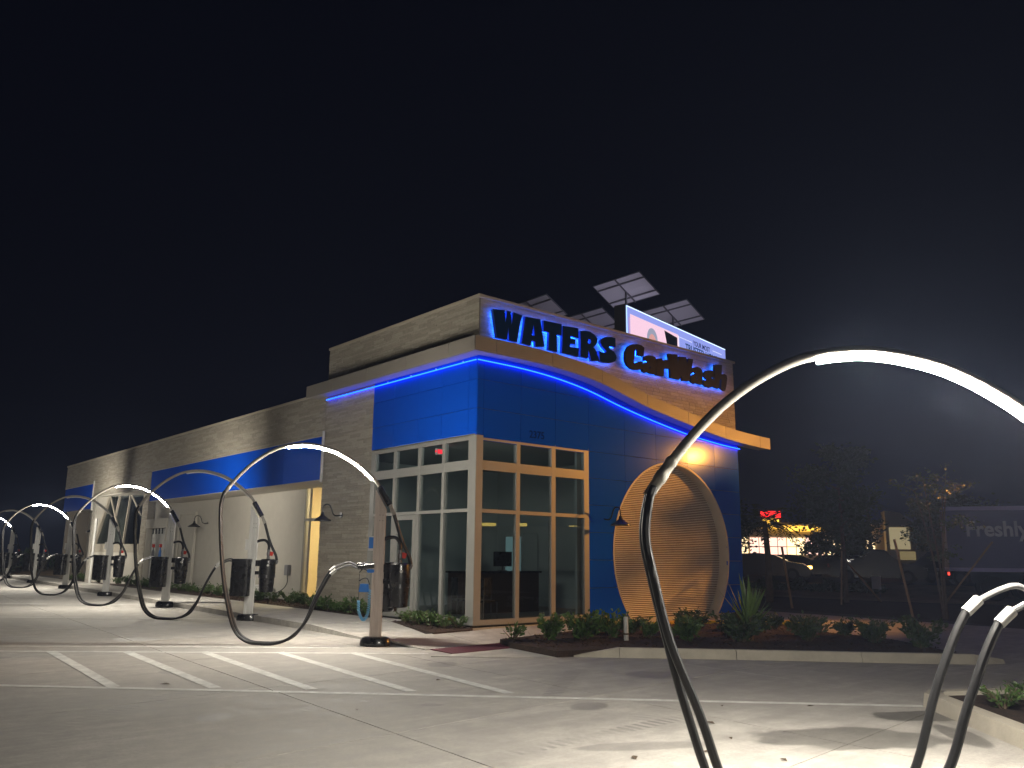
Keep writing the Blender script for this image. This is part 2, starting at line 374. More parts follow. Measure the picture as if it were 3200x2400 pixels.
# red tactile pad
pad = thing('tactile_pad', 'dark red tactile paving pad at the foot of the kerb ramp', 'paving', (0,0,0))
pq = [(-2.46,-1.97),(-.6,-1.86),(-1.2,-2.58),(-2.53,-2.69)]
poly_obj('pad_base', pq, .018, M['redpad'], pad, .012)
b = MB()
for i in range(26):
    for j in range(11):
        s_, t_ = (i+.5)/26, (j+.5)/11
        p = (Vector(pq[0])*(1-s_)+Vector(pq[1])*s_)*(1-t_)+(Vector(pq[3])*(1-s_)+Vector(pq[2])*s_)*t_
        b.lathe([(.02, .0175), (.012, .024)], (p.x, p.y, 0), 6)
tag(b.build('truncated_domes', M['redpad'], pad), kind='stuff')

# ------------------------------------------------------------------ planted beds
def bed(name, label, poly, z, cat='planting bed'):
    o = poly_obj(name, poly, z, M['mulch'], None, .2); return tag(o, label, cat)
bed('mulch_bed', 'large dark mulch bed with shrubs and yucca behind pale kerb', [(-.92,-1.98),(.1,-1.78),(2.0,-1.36),(4.2,-1.36),(6.6,-2.4),(6.9,-3.4),(5.7,-4.8),(5.6,-5.8),(5.2,-6.5),(3.9,-8.05),(3.62,-7.98),(1.2,-5.9),(-.6,-4.2),(-1.40,-3.98),(-1.18,-2.6)], .1)
bed('mulch_bed', 'small triangular mulch bed below the glazed corner of the building', [(-.5,2.38),(-.02,2.38),(-.02,-.02),(-.3,-.28),(-1.3,-.42)], .118)
bed('mulch_bed', 'long narrow mulch strip along the stone and stucco side wall', [(-.33,3.45),(-.02,3.45),(-.02,6.95),(1.28,6.95),(1.28,36),(.1,36),(-.23,7)], .14)
def inpoly(x, y, P):
    c = False
    for (x0, y0), (x1, y1) in zip(P, P[1:]+P[:1]):
        if (y0 > y) != (y1 > y) and x < (x1-x0)*(y-y0)/(y1-y0)+x0: c = not c
    return c
for bo in [o for o in S.objects if o.name.startswith('mulch_bed') or o.name.startswith('island_bed')]:
    P_ = [(v.co.x, v.co.y) for v in bo.data.vertices][:len(bo.data.vertices)//2]; zt_ = bo.data.vertices[0].co.z; rc = random.Random(8); b = MB()
    xs_ = [p[0] for p in P_]; ys_ = [p[1] for p in P_]; n_ = min(5200, int((max(xs_)-min(xs_))*(max(ys_)-min(ys_))*90))
    for _ in range(n_):
        x, y = rc.uniform(min(xs_), max(xs_)), rc.uniform(min(ys_), min(max(ys_), 16))
        if not inpoly(x, y, P_): continue
        d_ = Vector((rc.uniform(-1,1), rc.uniform(-1,1), rc.uniform(-.35,.35))).normalized()*rc.uniform(.015,.045); e_ = Vector((-d_.y, d_.x, rc.uniform(-.02,.02)))*.35; c_ = Vector((x, y, zt_+rc.uniform(.004,.022)))
        b.add([c_-d_-e_, c_+d_-e_*.6, c_+d_+e_, c_-d_+e_*.7], [(0,1,2,3)])
    tag(b.build('mulch_chips', M['chip'], bo), kind='stuff')
# bed kerb
kp = [(-1.15,-4.12),(-.6,-4.62),(.77,-5.9),(2.14,-7.30),(3.4,-8.52),(3.95,-8.75)]
kb = thing('bed_kerb', 'pale concrete kerb sloping up along the front of the mulch bed', 'kerb')
def kerbseg(p, q, parent, h0=.15, h1=.15, wd=.16, top=.03, name='kerb_stone'):
    p = Vector(p); q = Vector(q); d = (q-p).normalized(); n = Vector((-d.y, d.x)); p = p+d*.004; q = q-d*.004
    vs = []
    for (c, h) in ((p, h0), (q, h1)):
        vs += [(c.x, c.y, -.02), (c.x+n.x*(top), c.y+n.y*top, h), (c.x+n.x*wd, c.y+n.y*wd, h), (c.x+n.x*wd, c.y+n.y*wd, -.02)]
    MB().add(vs, [(0,1,2,3)[::-1], (4,5,6,7), (0,4,5,1)[::-1], (1,5,6,2)[::-1], (2,6,7,3)[::-1], (3,7,4,0)[::-1]]).build(name, M['kerb'], parent)
hs = [.02, .15, .15, .15, .15, .06]
for i in range(len(kp)-1): kerbseg(kp[i], kp[i+1], kb, hs[i], hs[i+1], .17, .05)
# island kerb on the right
isl = thing('island_kerb', 'white concrete kerb around the planted island beside the coiled hoses', 'kerb')
ip = [(-4.6,-13.1),(-2.7,-11.2),(-1.2,-9.68),(-.9,-9.6),(.4,-10.3),(3,-12)]
ip = ip[::-1]
for i in range(len(ip)-1): kerbseg(ip[::-1][i], ip[::-1][i+1], isl, wd=-.2, top=-.03)
bed('island_bed', 'brown soil of the kerbed island at the lot entrance', [(-4.45,-13.25),(-2.55,-11.34),(-1.12,-9.9),(-.9,-9.85),(.3,-10.5),(3,-12.2),(2,-16),(-4,-17)], .11)
# yellow painted kerb edge by the round door
yk = thing('yellow_kerb', 'yellow painted kerb edge in front of the round shutter', 'kerb')
for p, q in (((6.75,-2.2),(5.2,-1.3)), ((7.9,-2.9),(6.8,-2.25)), ((5.15,-1.28),(4.3,-1.25))):
    b = MB(); p = Vector((*p, .07)); q = Vector((*q, .07)); b.bar(p, q, .14, .14); b.build('kerb_stone', M['yellow'], yk)
# side verge beyond the driveway
tag(poly_obj('mulch_verge', [(13.9,2),(13.55,-1),(13.45,-4),(12.2,-6.3),(13,-12),(20,-14),(24,-6),(22,6),(20,14),(14.3,16)], -.02, M['mulch']), kind='structure')

# ================================================================== BUILDING
B = thing('car_wash_building', 'car wash with stone cladding, blue panels, glazed corner and round shutter', 'building')
TOPW = 7.305
def stone_wall(regions, f, seed, npart, parent, rel=(.004, .013)):
    """regions: list of (a0,a1,z0fn,z1) ; f(a,z,out) -> world"""
    rnd = random.Random(seed); pieces = []
    for (a0, a1, zlo, z1) in regions:
        z = z1
        zmin = min(zlo(a0+(a1-a0)*k/20) for k in range(21)) if callable(zlo) else zlo
        while z > zmin+.02:
            h = rnd.choice((.045, .055, .065, .07, .09)); zb = max(z-h, zmin); a = a0-rnd.uniform(0, .3)
            while a < a1:
                ln = rnd.uniform(.2, .75); p, q = max(a, a0), min(a+ln, a1); a += ln
                if q-p < .03: continue
                lo = max(zlo(p), zlo(q)) if callable(zlo) else zlo
                if lo > zb+.01 and callable(zlo):
                    if min(zlo(p), zlo(q)) > zb+.04: continue
                pieces.append((p+.0015, q-.0015, zb+.0015, z-.0015, rnd.uniform(*rel)))
            z = zb
    pieces.sort(key=lambda t: -(t[1]-t[0])*(t[3]-t[2])+random.Random(int(t[0]*1000)).random()*.02)
    rest = [MB(), MB(), MB()]
    for i, (p, q, zb, zt, o) in enumerate(pieces):
        k = (int(p*137)+int(zb*971)) % 3
        ch = min(.004, (zt-zb)*.12)
        vs = [f(p, zb, 0), f(q, zb, 0), f(q, zt, 0), f(p, zt, 0), f(p+ch, zb+ch, o), f(q-ch, zb+ch, o), f(q-ch, zt-ch, o), f(p+ch, zt-ch, o*.92)]
        fs = [(4,5,6,7), (0,1,5,4), (1,2,6,5), (2,3,7,6), (3,0,4,7)]
        m_ = M[('stone1', 'stone2', 'stone3')[k]]
        if i < npart: MB().add(vs, fs).build('stone', m_, parent)
        else: rest[k].add(vs, fs)
    for k in range(3):
        if rest[k].v: tag(rest[k].build('stone_veneer', M[('stone1', 'stone2', 'stone3')[k]], parent), kind='stuff')
fl = lambda a, z, o: (-o, a, z)          # left face plane x=0
fr = lambda a, z, o: (a, -o, z)          # right face plane y=0
# curved fascia band: bottom edge heights on the right face
BAND = [(-.4,5.94),(.2,5.945),(1.0,5.945),(1.87,5.925),(2.7,5.87),(3.55,5.765),(4.4,5.58),(5.22,5.395),(6.1,5.25),(6.93,5.125),(7.8,5.0),(8.6,4.905),(9.5,4.84),(10.3,4.805),(10.86,4.79)]
BT = .335
BSP = [(p.x, p.y) for p in spline([(a, b_, 0) for a, b_ in BAND], 4)]
def bb(x): return interp(BSP, x)
# wall bodies
wl = MB()
wl.box(.02, 9.68, .02, .2, 4.2, 7.3); wl.box(3.47, 9.68, .27, .4, -.1, 4.2); wl.box(3.47, 4.26, .02, .268, 0, 4.2); wl.box(9.07, 9.68, .02, .268, 0, 4.2)
wl.box(.02, .2, .2, 6.9, 4.22, 7.3); wl.box(.02, .2, 4.33, 6.92, 0, 4.22); wl.box(9.5, 9.68, .4, 36.2, 0, 7.2); wl.box(.2, 9.5, 6.72, 6.9, 0, 7.3)
wl.box(.02, .2, 6.92, 36.2, 4.86, 6.06); wl.box(.2, 9.5, 36.0, 36.2, 0, 6.06)
wl.build('wall', M['stoneback'], B)
rf = MB(); rf.box(.2, 9.5, .2, 6.72, 7.0, 7.1); rf.box(.2, 9.5, 6.92, 36, 5.75, 5.85); rf.build('roof', M['roofm'], B)
# parapet copings
for q in ((-.05, 9.74, -.05, .24, TOPW, 7.375), (-.05, .24, .245, 6.9, TOPW, 7.375), (9.5, 9.74, .245, 6.9, TOPW, 7.375), (-.04, .24, 6.905, 36.25, 6.06, 6.13), (.245, 9.7, 35.95, 36.25, 6.06, 6.13)):
    b = MB(); b.box(*q); b.build('coping', M['coping'], B, bevel=.008)
stone_wall([(.0, 6.9, 6.3, TOPW-.002), (4.34, 6.93, .12, 5.93)], fl, 1, 190, B)
stone_wall([(0.03, 9.68, lambda x: bb(x)+BT*.5, TOPW-.002)], fr, 2, 110, B, (.004, .009))
stone_wall([(6.95, 36.2, 4.87, 6.055), (21.8, 30.4, 4.2, 4.85)], fl, 3, 0, B)
# recessed stucco wing
for q in ((1.3,1.5,10.5,25.1,0,4.9),(1.3,1.5,6.92,9.05,0,4.9),(1.302,1.5,9.05,10.5,3.78,4.9),(1.302,1.5,9.05,10.5,0,.2),(1.3,1.5,30.4,36.0,0,4.9),(.02,1.5,30.0,30.38,0,4.85)):
    MB().box(*q).build('stucco_wall', M['stucco'], B)
GX = lambda t: (1.0-.95*t, 25.9+3.85*t)
def gq(t0, t1, z0, z1, off, th, name, m, par, zt0=None):
    (x0, y0), (x1, y1) = GX(t0), GX(t1); nx, ny = .971*off, .240*off; mx_, my_ = .971*(off+th), .240*(off+th)
    return MB().add([(x0+nx,y0+ny,z0),(x1+nx,y1+ny,z0),(x1+nx,y1+ny,z1),(x0+nx,y0+ny,zt0 or z1),(x0+mx_,y0+my_,z0),(x1+mx_,y1+my_,z0),(x1+mx_,y1+my_,z1),(x0+mx_,y0+my_,zt0 or z1)], [(0,1,2,3),(7,6,5,4),(0,4,5,1),(1,5,6,2),(2,6,7,3),(3,7,4,0)]).build(name, m, par)
gq(0, 1.02, 0, 1.55, .0, .15, 'stucco_wainscot', M['stucco'], B)
gq(0, 1.02, 1.552, 1.93, -.02, .15, 'stone_sill', M['stone1'], B)
MB().box(1.0, 1.29, 25.1, 25.88, 0, 4.9).build('stone_jamb', M['stone2'], B)
stone_wall([(25.1, 25.88, .15, 4.3)], lambda a, z, o: (1.0-o, a, z), 9, 0, B)
for q in ((.03,1.3,6.92,21.82,3.62,3.7),(.03,1.3,30.4,36.1,3.66,3.72),(.03,1.3,21.83,30.38,4.15,4.2)): MB().box(*q).build('recess_soffit', M['stucco'], B)
for y0, y1 in ((6.99, 21.78), (30.45, 36.15)):
    n = max(1, round((y1-y0)/2.46))
    for k in range(n):
        b = MB(); a = y0+(y1-y0)*k/n+.004; c = y0+(y1-y0)*(k+1)/n-.004; b.box(-.0, .06, a, c, 3.63, 4.845); b.build('blue_panel', M['blue'], B)
for y in (6.955, 30.42):
    b = MB(); b.box(-.06, .05, y-.03, y+.025, 3.55, 4.98); b.build('trim', M['white'], B)
for q in ((6.99,21.78),(30.45,36.15)): MB().box(-.03, .05, q[0], q[1], 4.846, 4.868).build('drip_edge', M['coping'], B)
# dark raked glazing
for t0, t1 in ((.01,.32),(.34,.62),(.64,.93)):
    gq(t0, t1, 1.95, 4.2, .06, .01, 'dark_pane', M['glass'], B)
def gbar(t0, z0, t1, z1, wd=.09):
    (x0, y0), (x1, y1) = GX(t0), GX(t1); MB().bar((x0, y0, z0), (x1, y1, z1), wd).build('raked_strut', M['coping'], B)
gbar(.33, 1.94, .27, 4.2); gbar(.63, 1.94, .5, 4.2); gbar(.96, 1.94, .72, 4.2, .12); gbar(.35, 1.94, .72, 4.2, .06); gbar(0.01, 3.2, .26, 4.2, .06)
MB().add([(*GX(.97),1.94),(*GX(1.03),1.94),(*GX(1.03),4.2),(*GX(.74),4.2)], [(0,1,2,3)]).build('infill_panel', M['stucco'], B)
b = MB(); b.box(1.35, 5, 25.9, 30, .1, .12); b.box(5, 5.1, 25.9, 30, .1, 4.5); b.build('wash_bay_interior', M['inwall'], B)
# stucco door + steps
D_ = MB(); D_.box(1.26, 1.3, 19.85, 21.55, .15, 3.1); dr = D_.build('side_door', M['stucco'], B)
b = MB(); b.box(1.2, 1.3, 19.75, 19.84, .15, 3.2); b.box(1.2, 1.3, 21.56, 21.65, .15, 3.2); b.box(1.2, 1.3, 19.84, 21.56, 3.11, 3.2); b.build('door_frame', M['stucco'], dr)
b = MB(); b.tube([(1.25, 20.0, 1.2), (1.19, 20.0, 1.2), (1.19, 20.15, 1.2)], .015, 6); b.build('handle', M['chrome'], dr)

# fascia band pieces: left + right
jl = [-.4+1.0, 2.3, 4.1, 5.9, 7.45]; prev = -.395
for y in jl:
    b = MB(); b.box(-.4, -.37, prev, y-.014, 5.94, 5.94+BT); b.build('fascia_panel', M['fascia'], B); prev = y
jr = [.2, 1.9, 3.58, 5.27, 6.95, 8.63, 10.33, 10.86]; prev = -.4
def strip_panel(x0, x1, y0, y1, lo, hi, name, m, parent, n=10):
    xs = [x0+(x1-x0)*k/n for k in range(n+1)]; b = MB()
    for x in xs: b.v += [(x, y0, lo(x)), (x, y0, hi(x)), (x, y1, hi(x)), (x, y1, lo(x))]
    for k in range(n):
        o = 4*k
        for a, c in ((0,1),(1,2),(2,3),(3,0)): b.f.append((o+a, o+4+a, o+4+c, o+c))
    b.f += [(0,1,2,3), tuple(4*n+i for i in (3,2,1,0))]
    return b.build(name, m, parent)
for x in jr:
    strip_panel(prev, x-.014, -.4, -.37, bb, lambda q: bb(q)+BT, 'fascia_panel', M['fascia'], B); prev = x
# soffit and top of band
b = MB(); b.box(-.37, .02, -.37, 7.44, 5.955, 5.975); b.build('soffit', M['fascia'], B)
b = MB(); b.box(-.39, .02, -.37, 7.44, 6.26, 6.272); b.build('band_cap', M['coping'], B)
strip_panel(-.37, 10.85, -.37, .02, lambda x: bb(x)+.015, lambda x: bb(x)+.035, 'soffit', M['fascia'], B, 40)
strip_panel(-.39, 10.85, -.39, .02, lambda x: bb(x)+BT-.016, lambda x: bb(x)+BT-.004, 'band_cap', M['coping'], B, 40)
b = MB(); b.box(10.84, 10.86, -.37, .02, bb(10.86)+.04, bb(10.86)+BT-.02); b.build('band_end', M['fascia'], B)
# dark recess behind the joints, then blue panels
CX, CZ, CR = 6.66, 1.70, 2.36
def blue_cells(cols, rows, plane, zcap=None, hole=None, skip=None):
    for a0, a1 in zip(cols, cols[1:]):
        for z0, z1 in zip(rows, rows[1:]):
            if skip and skip((a0+a1)/2, (z0+z1)/2): continue
            g_ = .005; n = 22 if (hole or zcap) else 1
            xs = [a0+g_+(a1-a0-2*g_)*k/n for k in range(n+1)]; b = MB()
            for xa, xb in zip(xs, xs[1:]):
                def segs(x):
                    lo, hi = z0+g_, z1-g_
                    if zcap: hi = min(hi, zcap(x))
                    if hi < lo: hi = lo
                    if hole and abs(x-CX) < CR:
                        h = math.sqrt(CR*CR-(x-CX)**2); t_, bt = CZ+h, CZ-h
                        return [(lo, min(hi, max(lo, bt))), (min(hi, max(lo, t_)), hi)]
                    return [(lo, lo), (lo, hi)]
                for (l1, h1), (l2, h2) in zip(segs(xa), segs(xb)):
                    if h1-l1 < 1e-4 and h2-l2 < 1e-4: continue
                    vs = [plane(xa, l1, 0), plane(xb, l2, 0), plane(xb, h2, 0), plane(xa, h1, 0), plane(xa, l1, .03), plane(xb, l2, .03), plane(xb, h2, .03), plane(xa, h1, .03)]
                    b.add(vs, [(4,5,6,7), (0,1,5,4), (2,3,7,6), (3,0,4,7), (1,2,6,5)])
            if b.v:
                ta, tz = random.uniform(-.004, .004), random.uniform(-.004, .004); ca, cz_ = (a0+a1)/2, (z0+z1)/2
                ax_ = 0 if plane is fr else 1; oth = 1-ax_; nv = []
                for v in b.v:
                    v = list(v)
                    if v[oth] < -.01: v[oth] += ta*(v[ax_]-ca)+tz*(v[2]-cz_)
                    nv.append(tuple(v))
                b.v = nv; b.build('blue_panel', M['blue'], B)
rows = [.12, .87, 1.52, 2.17, 2.82, 3.47, 4.12, 4.77, 5.42, 6.2]
blue_cells([-.03, .15, 1.24, 2.33, 3.45, 4.76, 5.99, 7.3, 8.55, 9.70], rows, fr, zcap=lambda x: bb(x)+.06, hole=True, skip=lambda a, z: a < 3.45 and z < 4.12)
# the row just above the corner glazing
blue_cells([0, .28, 1.29, 2.23, 3.33, 4.325], [4.2, 4.77, 5.42, 5.95], fl)
b = MB(); b.box(-.03, 3.45, -.02, .02, 4.06, 4.2); b.build('lintel', M['blue'], B)
# base plinth
b = MB(); b.box(-.03, 9.7, -.035, .03, -.05, .115); b.box(-.035, .03, .0, 6.9, -.05, .115); b.build('plinth', M['kerb'], B)
# street number
text_obj('house_number', '2375', .24, M['numb'], B, frame_mat((1.5, -.036, 4.26), (1, 0, 0), (0, 0, 1)), bold=.004, extrude=.002)

# ---- corner glazing
FR = M['frame']
def mull(a0, a1, z0, z1, left, d0=-.028, d1=.075, par=B, name='mullion'):
    b = MB()
    if left: b.box(d0, d1, a0, a1, z0, z1)
    else: b.box(a0, a1, d0, d1, z0, z1)
    return b.build(name, FR, par)
def pane(a0, a1, z0, z1, left):
    b = MB()
    if left: b.box(.02, .032, a0, a1, z0, z1)
    else: b.box(a0, a1, .02, .032, z0, z1)
    return b.build('pane', M['glass'], B)
b = MB(); b.box(-.045, .15, -.045, .14, .16, 4.17); b.build('corner_post', FR, B, bevel=.006)
lv = [(.145,.25),(1.125,1.225),(2.10,2.20),(3.15,3.26),(4.12,4.31)]
lh = [(.16,.27),(2.52,2.59),(3.43,3.50),(3.58,3.64),(4.08,4.17)]
for a, c in lv: mull(a, c, .16, 4.17, True)
bays = [(.25,1.125),(1.225,2.10),(2.20,3.15),(3.26,4.12)]
for a, c in bays:
    for z0, z1 in lh: mull(a, c, z0, z1, True, -.024, .07)
    b = MB(); b.box(-.02, .05, a, c, 3.5, 3.58); b.build('spandrel', FR, B)
    for z0, z1 in ((.27,2.52),(2.59,3.43),(3.64,4.08)):
        if not (a == 2.20 and z0 < 1): pane(a, c, z0, z1, True)
# entrance door in the third bay
door = mull(2.21, 3.14, .17, .42, True, -.03, .05, B, 'entrance_door')
for q in ((2.21,2.34,.42,2.4),(3.01,3.14,.42,2.4),(2.21,3.14,2.401,2.51)): mull(*q, True, -.03, .05, door, 'door_stile')
b = MB(); b.box(.01, .022, 2.34, 3.01, .42, 2.4); b.build('door_pane', M['glass'], door)
b = MB(); b.tube([(-.03,2.33,1.05),(-.1,2.33,1.05),(-.1,2.33,1.4),(-.03,2.33,1.4)], .012, 6); b.build('pull_handle', M['chrome'], door)
rv = [(.15,.16+.0),(1.13,1.24),(2.21,2.34),(3.29,3.45)]
for a, c in rv[1:]: mull(a, c, .16, 4.17, False)
for a, c in ((.155,1.13),(1.24,2.21),(2.34,3.29)):
    for z0, z1 in ((.16,.27),(2.50,2.58),(3.42,3.49),(3.57,3.63),(4.07,4.17)): mull(a, c, z0, z1, False, -.024, .07)
    b = MB(); b.box(a, c, -.03, .05, 3.49, 3.57); b.build('spandrel', FR, B)
    for z0, z1 in ((.27,2.50),(2.58,3.42),(3.63,4.07)): pane(a, c, z0, z1, False)
# ---- lit side window
mw = MB(); mw.box(1.3, 1.36, 9.06, 9.12, .2, 3.77); mw.box(1.3, 1.36, 10.42, 10.49, .2, 3.77); mw.box(1.3, 1.36, 9.12, 10.42, 3.71, 3.77); mw.box(1.3, 1.36, 9.12, 10.42, .2, .28); mw.box(1.3, 1.36, 9.12, 10.42, 2.6, 2.68); mw.box(1.3, 1.36, 10.1, 10.14, .28, 3.71)
sw = mw.build('side_window', FR, B)
b = MB(); b.box(1.33, 1.338, 9.12, 10.42, .28, 3.71); b.build('pane', M['litglass'], sw)
# ---- interiors
it = MB(); it.box(.2, 9.4, .3, 6.6, .1, .15); it.build('lobby_floor', M['infloor'], B)
it = MB(); it.box(6.0, 6.1, .5, 6.6, .15, 4.2); it.box(.3, 6, 6.5, 6.6, .15, 4.2); it.box(3.5, 6.0, .42, .5, .15, 4.2); it.build('lobby_wall', M['inwall'], B)
it = MB(); it.box(.2, 6, .25, 6.6, 4.21, 4.25); it.build('lobby_ceiling', M['inwall'], B)
it = MB(); it.box(1.5, 6, 7.2, 7.3, .1, 3.9); it.box(5.9, 6, 7.3, 13, .1, 3.9); it.box(1.5, 6, 13, 13.1, .1, 3.9); it.box(1.5, 6, 7.2, 13.1, 3.9, 3.95); it.box(1.5, 6, 7.2, 13.1, .08, .12); it.build('office_wall', M['cream'], B)
lp = thing('ceiling_lamp', 'glowing round ceiling lamp seen through the lit side window', 'lamp', (2.6, 10.3, 3.9))
MB().lathe([(.2, -.02), (.2, 0)], (0,0,0), 16).build('mount', M['white'], lp)
MB().lathe([(.02, -.1), (.15, -.08), (.2, -.02)], (0,0,0), 16).build('diffuser', emis('warm_lamp', (1., .84, .52), 620), lp)
tv = thing('office_screen', 'blue and white screen on a stand inside the lit side window', 'screen', (2.0, 9.55, 0))
b = MB(); b.box(0, .04, -.42, .42, 1.15, 2.05); b.build('bezel', M['black'], tv)
b = MB(); b.box(-.008, -.002, -.4, .4, 1.18, 1.75); b.build('screen', emis('screen_blue', (.12, .16, .9), .9), tv)
b = MB(); b.box(-.008, -.002, -.4, .4, 1.753, 2.02); b.build('screen_top', emis('screen_pale', (.55, .65, .9), .9), tv)
b = MB(); b.box(-.004, .05, -.05, .05, .12, 1.15); b.box(-.2, .25, -.25, .25, .1, .13); b.build('stand', M['black'], tv)
ct = thing('office_counter', 'dark wood counter with pale box on top in the lit office', 'counter', (2.6, 9.2, .12))
b = MB(); b.box(0, .5, -.3, .5, 0, .95); b.build('cabinet', M['wood'], ct)
b = MB(); b.box(-.03, .53, -.33, .53, .951, .99); b.build('top', M['inwall'], ct)
b = MB(); b.box(.05, .3, 0, .3, .991, 1.15); b.build('box', M['white'], ct)
for q, l in (((.5,3.2,.22,.34), 'dim unseen fill light added above the inside of the front windows'), ((.22,.34,.5,4.0), 'dim unseen fill light added above the inside of the entrance door')):
    nl = thing('unseen_fill_batten', l, 'lamp', (0, 0, 4.2))  # added fill light, hidden behind the header, to brighten the lobby
    MB().box(q[0], q[1], q[2], q[3], -.04, 0).build('housing', M['white'], nl); MB().box(q[0]+.01, q[1]-.01, q[2]+.01, q[3]-.01, -.055, -.041).build('tube', emis('lobby_fill_glow', (.80, .97, 1.), 3.4), nl)
# lobby furniture
def lobby_chair(x, y, rz, label):
    t = thing('lobby_chair', label, 'chair', (x, y, .15), rz, 'chairs in the dark lobby')
    b = MB(); b.box(-.24, .24, -.24, .24, .43, .47); b.build('seat', M['black'], t, bevel=.01)
    b = MB(); b.box(-.24, .24, .22, .25, .55, .95); b.build('backrest', M['black'], t, bevel=.008)
    for sx in (-1, 1):
        b = MB(); b.tube([(sx*.23, -.22, .01), (sx*.23, -.22, .43)], .012, 6); b.build('leg', M['chrome'], t)
        b = MB(); b.tube([(sx*.23, .24, .01), (sx*.23, .23, .95)], .012, 6); b.build('leg', M['chrome'], t)
lobby_chair(.9, 1.5, R(70), 'black steel legged chair behind the glass beside the entrance door')
lobby_chair(.85, .75, R(100), 'black steel legged chair behind the glass next to the corner post')
lobby_chair(1.0, 1.15, R(200), 'black steel legged chair turned towards the lobby counter')
dk = thing('reception_counter', 'dark reception counter behind the corner windows', 'counter', (3.2, 3.2, .15))
b = MB(); b.box(-1.3, 1.3, -.3, .3, 0, 1.0); b.build('body', M['wood'], dk)
b = MB(); b.box(-1.35, 1.35, -.36, .36, 1.001, 1.05); b.build('top', M['black'], dk)
mo = thing('counter_monitor', 'black monitor with pale edge standing on the reception counter', 'monitor', (3.3, 3.0, 1.2))
b = MB(); b.box(-.3, .3, -.02, .02, .12, .5); b.build('housing', M['black'], mo); b = MB(); b.box(-.1, .1, -.08, .08, .0, .02); b.box(-.02, .02, -.01, .01, .02, .12); b.build('foot', M['chrome'], mo)
ds = thing('drink_cooler', 'tall glass fronted cooler glowing faintly at the back of the lobby', 'cooler', (5.6, 4.9, .15))
b = MB(); b.box(-.3, .3, -.4, .4, 0, 2.1); b.build('cabinet', M['inwall'], ds)
b = MB(); b.box(-.31, -.302, -.34, .34, .25, 2.0); b.build('lit_door', emis('cooler_glow', (.45, .75, .75), .22), ds)
ex = thing('exit_light', 'small red glowing exit light high in the lobby', 'exit light', (.72, 2.33, 4.06))
b = MB(); b.box(-.14, .14, -.03, .03, -.08, .08); b.build('case', M['white'], ex)
b = MB(); b.box(-.15, -.141, -.025, .025, -.02, .03); b.box(-.12, .12, -.036, -.031, -.05, .05); b.build('red_tube', emis('exit_red', (1, .03, .05), 2.0), ex)

# ---- round shutter
sh = thing('round_shutter', 'round corrugated metal roller shutter set into the blue front wall', 'shutter', (0,0,0))
n = 84
for k in range(n):
    z0 = .12+.0472*k; z1 = z0+.0472; zc = (z0+z1)/2
    if abs(zc-CZ) >= CR-.02: continue
    hw = math.sqrt(CR*CR-(zc-CZ)**2)
    z1 = z0+.031; zc = (z0+z1)/2; prof = [(.272, z0+.001), (.247, z0+.002), (.238, z0+.01), (.236, zc), (.238, z1-.01), (.247, z1-.002), (.272, z1-.001)]
    b = MB(); m_ = len(prof)
    for x in (CX-hw, CX+hw): b.v += [(x, y, z) for y, z in prof]
    b.f = [(i, i+1, m_+i+1, m_+i) for i in range(m_-1)]
    b.build('slat', M['shutter'], sh)
MB().prism([(CX+(CR+.02)*math.cos(a*math.pi/30), max(.02, CZ+(CR+.02)*math.sin(a*math.pi/30))) for a in range(60)], .262, .268, lambda a, z, o: (a, o, z)).build('groove_shade_sheet', M['bark'], sh)  # dark sheet seen through the slat gaps, stands in for groove shade
# reveal ring
b = MB(); nn = 72
for k in range(nn+1):
    a = 2*math.pi*k/nn; c, s_ = math.cos(a), math.sin(a)
    b.v += [(CX+(CR-.02)*c, .28, CZ+(CR-.02)*s_), (CX+(CR-.02)*c, -.045, CZ+(CR-.02)*s_), (CX+(CR+.03)*c, -.045, CZ+(CR+.03)*s_), (CX+(CR+.03)*c, -.0, CZ+(CR+.03)*s_)]
for k in range(nn):
    o = 4*k
    for a in range(3): b.f.append((o+a, o+a+1, o+a+5, o+a+4))
b.v = [(x, y, max(z, .0)) for x, y, z in b.v]
b.build('reveal_ring', M['coping'], sh)

# ---- LED rope
lr = thing('light_rope', 'glowing blue light rope running under the curved fascia band', 'light strip')
RP = [(-.05,5.84),(1.23,5.83),(2.34,5.76),(3.43,5.61),(4.59,5.36),(5.83,5.135),(7.29,4.92),(8.67,4.79),(9.74,4.735)]
pr_ = [(p.x, -.065, p.y) for p in spline([(a, c, 0) for a, c in RP], 8)]
pts = [(-.065, 6.82-.25*k, 5.85) for k in range(27)]+[(-.065, -.02, 5.845)]
MB().tube(pts, .016, 6).build('rope_side', E_rope, lr)
MB().tube(pr_, .016, 6).build('rope_front', E_rope, lr)
for nm, path in (('diode_row', pts), ('diode_row', pr_)):
    b = MB()
    path = [Vector(p) for p in path]; acc = 0
    for p, q in zip(path, path[1:]):
        d = (q-p); ln = d.length; d.normalize(); k = 0
        while acc < ln:
            c = p+d*acc; b.obox(c+Vector((0, -.012, 0)) if nm and abs(d.x) > .5 else c+Vector((-.012, 0, 0)), .03, .016, .016, d, Vector((0,0,1)).cross(d), (0,0,1)); acc += .055
        acc -= ln
    tag(b.build(nm, E_core, lr), kind='stuff')
b = MB()
for y in [.5+1.05*k for k in range(6)]: b.box(-.06, -.0301, y-.01, y+.01, 5.87, 5.9)
b.build('rope_clip', M['white'], lr)

